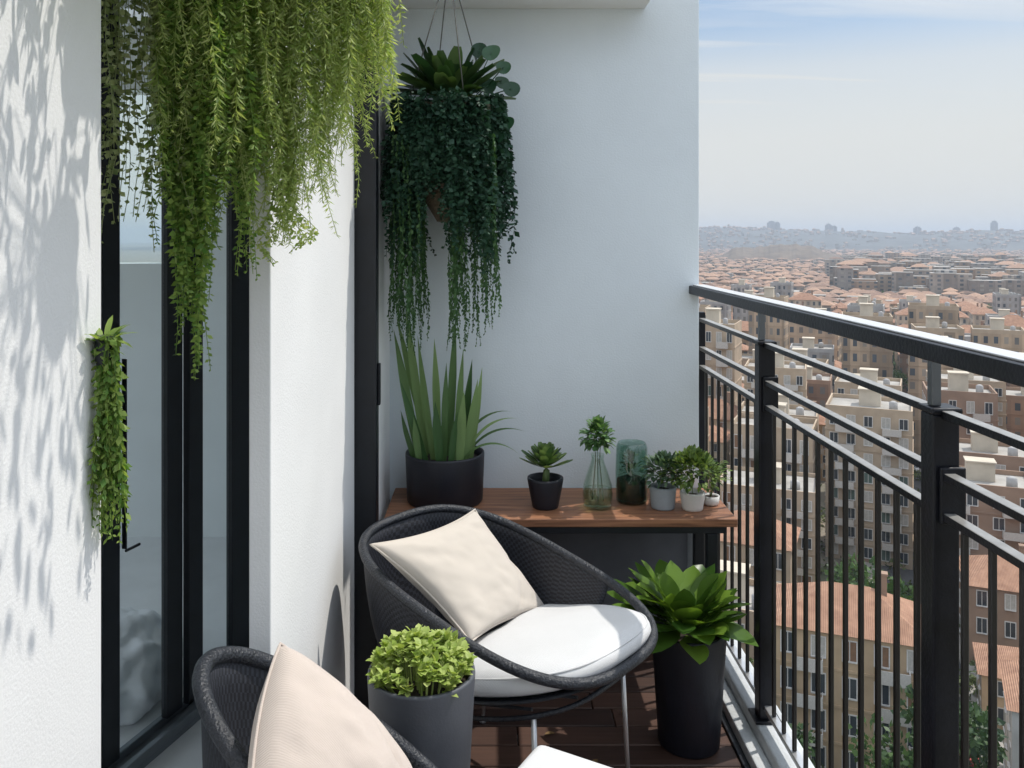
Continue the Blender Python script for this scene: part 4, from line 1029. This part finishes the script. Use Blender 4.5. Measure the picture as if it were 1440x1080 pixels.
# towers on the skyline
M_tower = facade('tower_wall', (0.20, 0.23, 0.27))
for k, (az_px, w, h, lab) in enumerate(((1085, 42, 62, 'pair of slabs like broad grey tower, leftmost on the hazy skyline'), (1093, 20, 55, 'narrow grey tower close beside the broad one on the skyline'), (1165, 24, 52, 'grey tower with stepped top, left of the skyline centre'), (1173, 18, 40, 'short grey tower touching the stepped one on the skyline'), (1290, 28, 50, 'pale grey tower on the highest part of the skyline'), (1345, 22, 36, 'low blunt grey tower right of the skyline centre'), (1398, 20, 66, 'slim tall grey tower at the right on the skyline'))):
    d = 4150; h *= 0.62; w *= 0.8; kx = (az_px-690)/1200; y = d/math.hypot(1, kx); x = kx*y
    t = thing('skyline_tower', lab, 'tower', (x, y, hill_z(math.degrees(math.atan2(x, y)), d)), 0.2, 'towers on the skyline')
    bm = NB(); box(bm, -w/2, w/2, -12, 12, -30, h*0.82); obj('wall', bm, M_tower, t)
    bm = NB(); box(bm, -w*0.3, w*0.3, -8, 8, h*0.82+0.01, h); box(bm, -0.7, 0.7, -0.7, 0.7, h+0.01, h+5); obj('roof', bm, M_tower, t)
bm = NB()
for k in range(1300):
    ad = rnd.uniform(9, 41); d = rnd.uniform(3320, 4250); az = R(ad)
    if noise.noise(Vector((ad*0.5, d*0.004, 1.3))) < -0.15: continue
    h = rnd.uniform(3, 8)*(2.2 if rnd.random() < 0.08 else 1); w = rnd.uniform(7, 15)
    far_house(d*math.sin(az), d*math.cos(az), hill_z(ad, d)-4, w, 12, h+4, rnd.uniform(-0.3, 0.3), rnd.random() < 0.5)
o = obj('hillside_city', bm, [facade('hillside_walls', (0.5, 0.42, 0.34), island=True), M_tiles2, M_flat]); o['kind'] = 'stuff'; o['label'] = 'tiny buildings covering the hazy far hillside'

# haze
bm = NB(); box(bm, -5200, 8200, -1700, 9700, GZ-2, 105)
m = bpy.data.materials.new('haze_air'); m.use_nodes = True; nt = m.node_tree; nt.nodes.clear()
out = nt.nodes.new('ShaderNodeOutputMaterial'); pv = nt.nodes.new('ShaderNodeVolumePrincipled')
pv.inputs['Color'].default_value = (0.76, 0.84, 0.95, 1); pv.inputs['Density'].default_value = 0.00024; pv.inputs['Anisotropy'].default_value = 0.2
nt.links.new(pv.outputs[0], out.inputs['Volume'])
hz = obj('haze', bm, m); hz['kind'] = 'stuff'; hz['label'] = 'pale blue air haze over the city'

# ------------------------------------------------------------------ sky, sun, camera
SUN = Vector((0.46, 0.20, 0.866)).normalized()
el = math.asin(SUN.z); azi = math.atan2(SUN.x, SUN.y)
w = bpy.data.worlds.new('World'); scene.world = w; w.use_nodes = True; nt = w.node_tree; nt.nodes.clear()
out = nt.nodes.new('ShaderNodeOutputWorld'); bg = nt.nodes.new('ShaderNodeBackground'); L(nt, bg.outputs[0], out.inputs[0])
sky = nt.nodes.new('ShaderNodeTexSky'); sky.sky_type = 'NISHITA'; sky.sun_disc = False; sky.sun_elevation = el; sky.sun_rotation = azi
sky.air_density = 1.0; sky.dust_density = 1.5; sky.ozone_density = 1.0
tc = N(nt, 'ShaderNodeTexCoord'); sp = N(nt, 'ShaderNodeSeparateXYZ'); L(nt, tc.outputs['Generated'], sp.inputs[0])
zc = math_node(nt, 'ADD', math_node(nt, 'MAXIMUM', sp.outputs[2], 0.0), 0.10)
cx = math_node(nt, 'DIVIDE', sp.outputs[0], zc); cy = math_node(nt, 'DIVIDE', sp.outputs[1], zc)
cb = N(nt, 'ShaderNodeCombineXYZ'); L(nt, cx, cb.inputs[0]); L(nt, cy, cb.inputs[1])
mp = N(nt, 'ShaderNodeMapping'); mp.inputs['Rotation'].default_value = (0, 0, R(18)); mp.inputs['Scale'].default_value = (0.32, 1.25, 1); L(nt, cb.outputs[0], mp.inputs[0])
nz = N(nt, 'ShaderNodeTexNoise', Scale=1.3, Detail=7.0, Roughness=0.55, Distortion=0.35); L(nt, mp.outputs[0], nz.inputs['Vector'])
cl = ramp(nt, nz.outputs[0], [(0.36, (0, 0, 0)), (0.62, (1, 1, 1))])
hzf = ramp(nt, sp.outputs[2], [(0.0, (1, 1, 1)), (0.11, (0.93, 0.93, 0.93)), (0.185, (0.68, 0.68, 0.68)), (0.235, (0.12, 0.12, 0.12)), (0.4, (0.3, 0.3, 0.3)), (0.6, (0.6, 0.6, 0.6))])
mp2 = N(nt, 'ShaderNodeMapping'); mp2.inputs['Rotation'].default_value = (0, 0, R(24)); mp2.inputs['Scale'].default_value = (0.22, 2.6, 1); L(nt, cb.outputs[0], mp2.inputs[0])
nz2 = N(nt, 'ShaderNodeTexNoise', Scale=1.6, Detail=8.0, Roughness=0.6, Distortion=0.5); L(nt, mp2.outputs[0], nz2.inputs['Vector'])
wisp = ramp(nt, nz2.outputs[0], [(0.44, (0, 0, 0)), (0.66, (1, 1, 1))])
fac = math_node(nt, 'MAXIMUM', math_node(nt, 'MAXIMUM', math_node(nt, 'MULTIPLY', cl, 0.7), math_node(nt, 'MULTIPLY', wisp, 0.9)), hzf)
mx = N(nt, 'ShaderNodeMixRGB'); sk = N(nt, 'ShaderNodeVectorMath'); sk.operation = 'MULTIPLY'; L(nt, sky.outputs[0], sk.inputs[0]); sk.inputs[1].default_value = (0.57, 0.62, 0.64); L(nt, fac, mx.inputs[0]); L(nt, sk.outputs[0], mx.inputs[1]); cc = ramp(nt, sp.outputs[2], [(0.0, (0.43, 0.43, 0.41)), (0.20, (0.44, 0.445, 0.435)), (0.30, (0.5, 0.52, 0.54)), (0.5, (1.0, 1.08, 1.18))])  # cloud colour raised overhead, out of view, to fill the shaded wall
cm = N(nt, 'ShaderNodeVectorMath'); cm.operation = 'SCALE'; L(nt, cc, cm.inputs[0]); cm.inputs['Scale'].default_value = 9.0; L(nt, cm.outputs[0], mx.inputs[2])
L(nt, mx.outputs[0], bg.inputs[0]); bg.inputs[1].default_value = 0.13
sl = bpy.data.lights.new('sun', 'SUN'); sl.energy = 2.1; sl.angle = R(0.5); sl.color = (1.0, 0.95, 0.87)
so = bpy.data.objects.new('sun', sl); COL.objects.link(so); so.rotation_euler = (-SUN).to_track_quat('-Z', 'Y').to_euler(); so.location = (3, 1, 6)

cam = bpy.data.cameras.new('camera'); co = bpy.data.objects.new('camera', cam); COL.objects.link(co)
co.location = (0, 0, H); co.rotation_euler = (PI/2, 0, 0); cam.sensor_width = 36; cam.lens = 30
cam.shift_x = 30/1440; cam.shift_y = -205/1440; cam.clip_end = 20000; cam.clip_start = 0.05
scene.camera = co
scene.view_settings.view_transform = 'Standard'; scene.view_settings.look = 'None'; scene.view_settings.gamma = 1.0; scene.view_settings.exposure = 0.62
scene.cycles.max_bounces = 8; scene.cycles.diffuse_bounces = 4; scene.cycles.transparent_max_bounces = 24; scene.cycles.volume_bounces = 0
scene.cycles.use_denoising = True
scene.cycles.caustics_reflective = False; scene.cycles.caustics_refractive = False
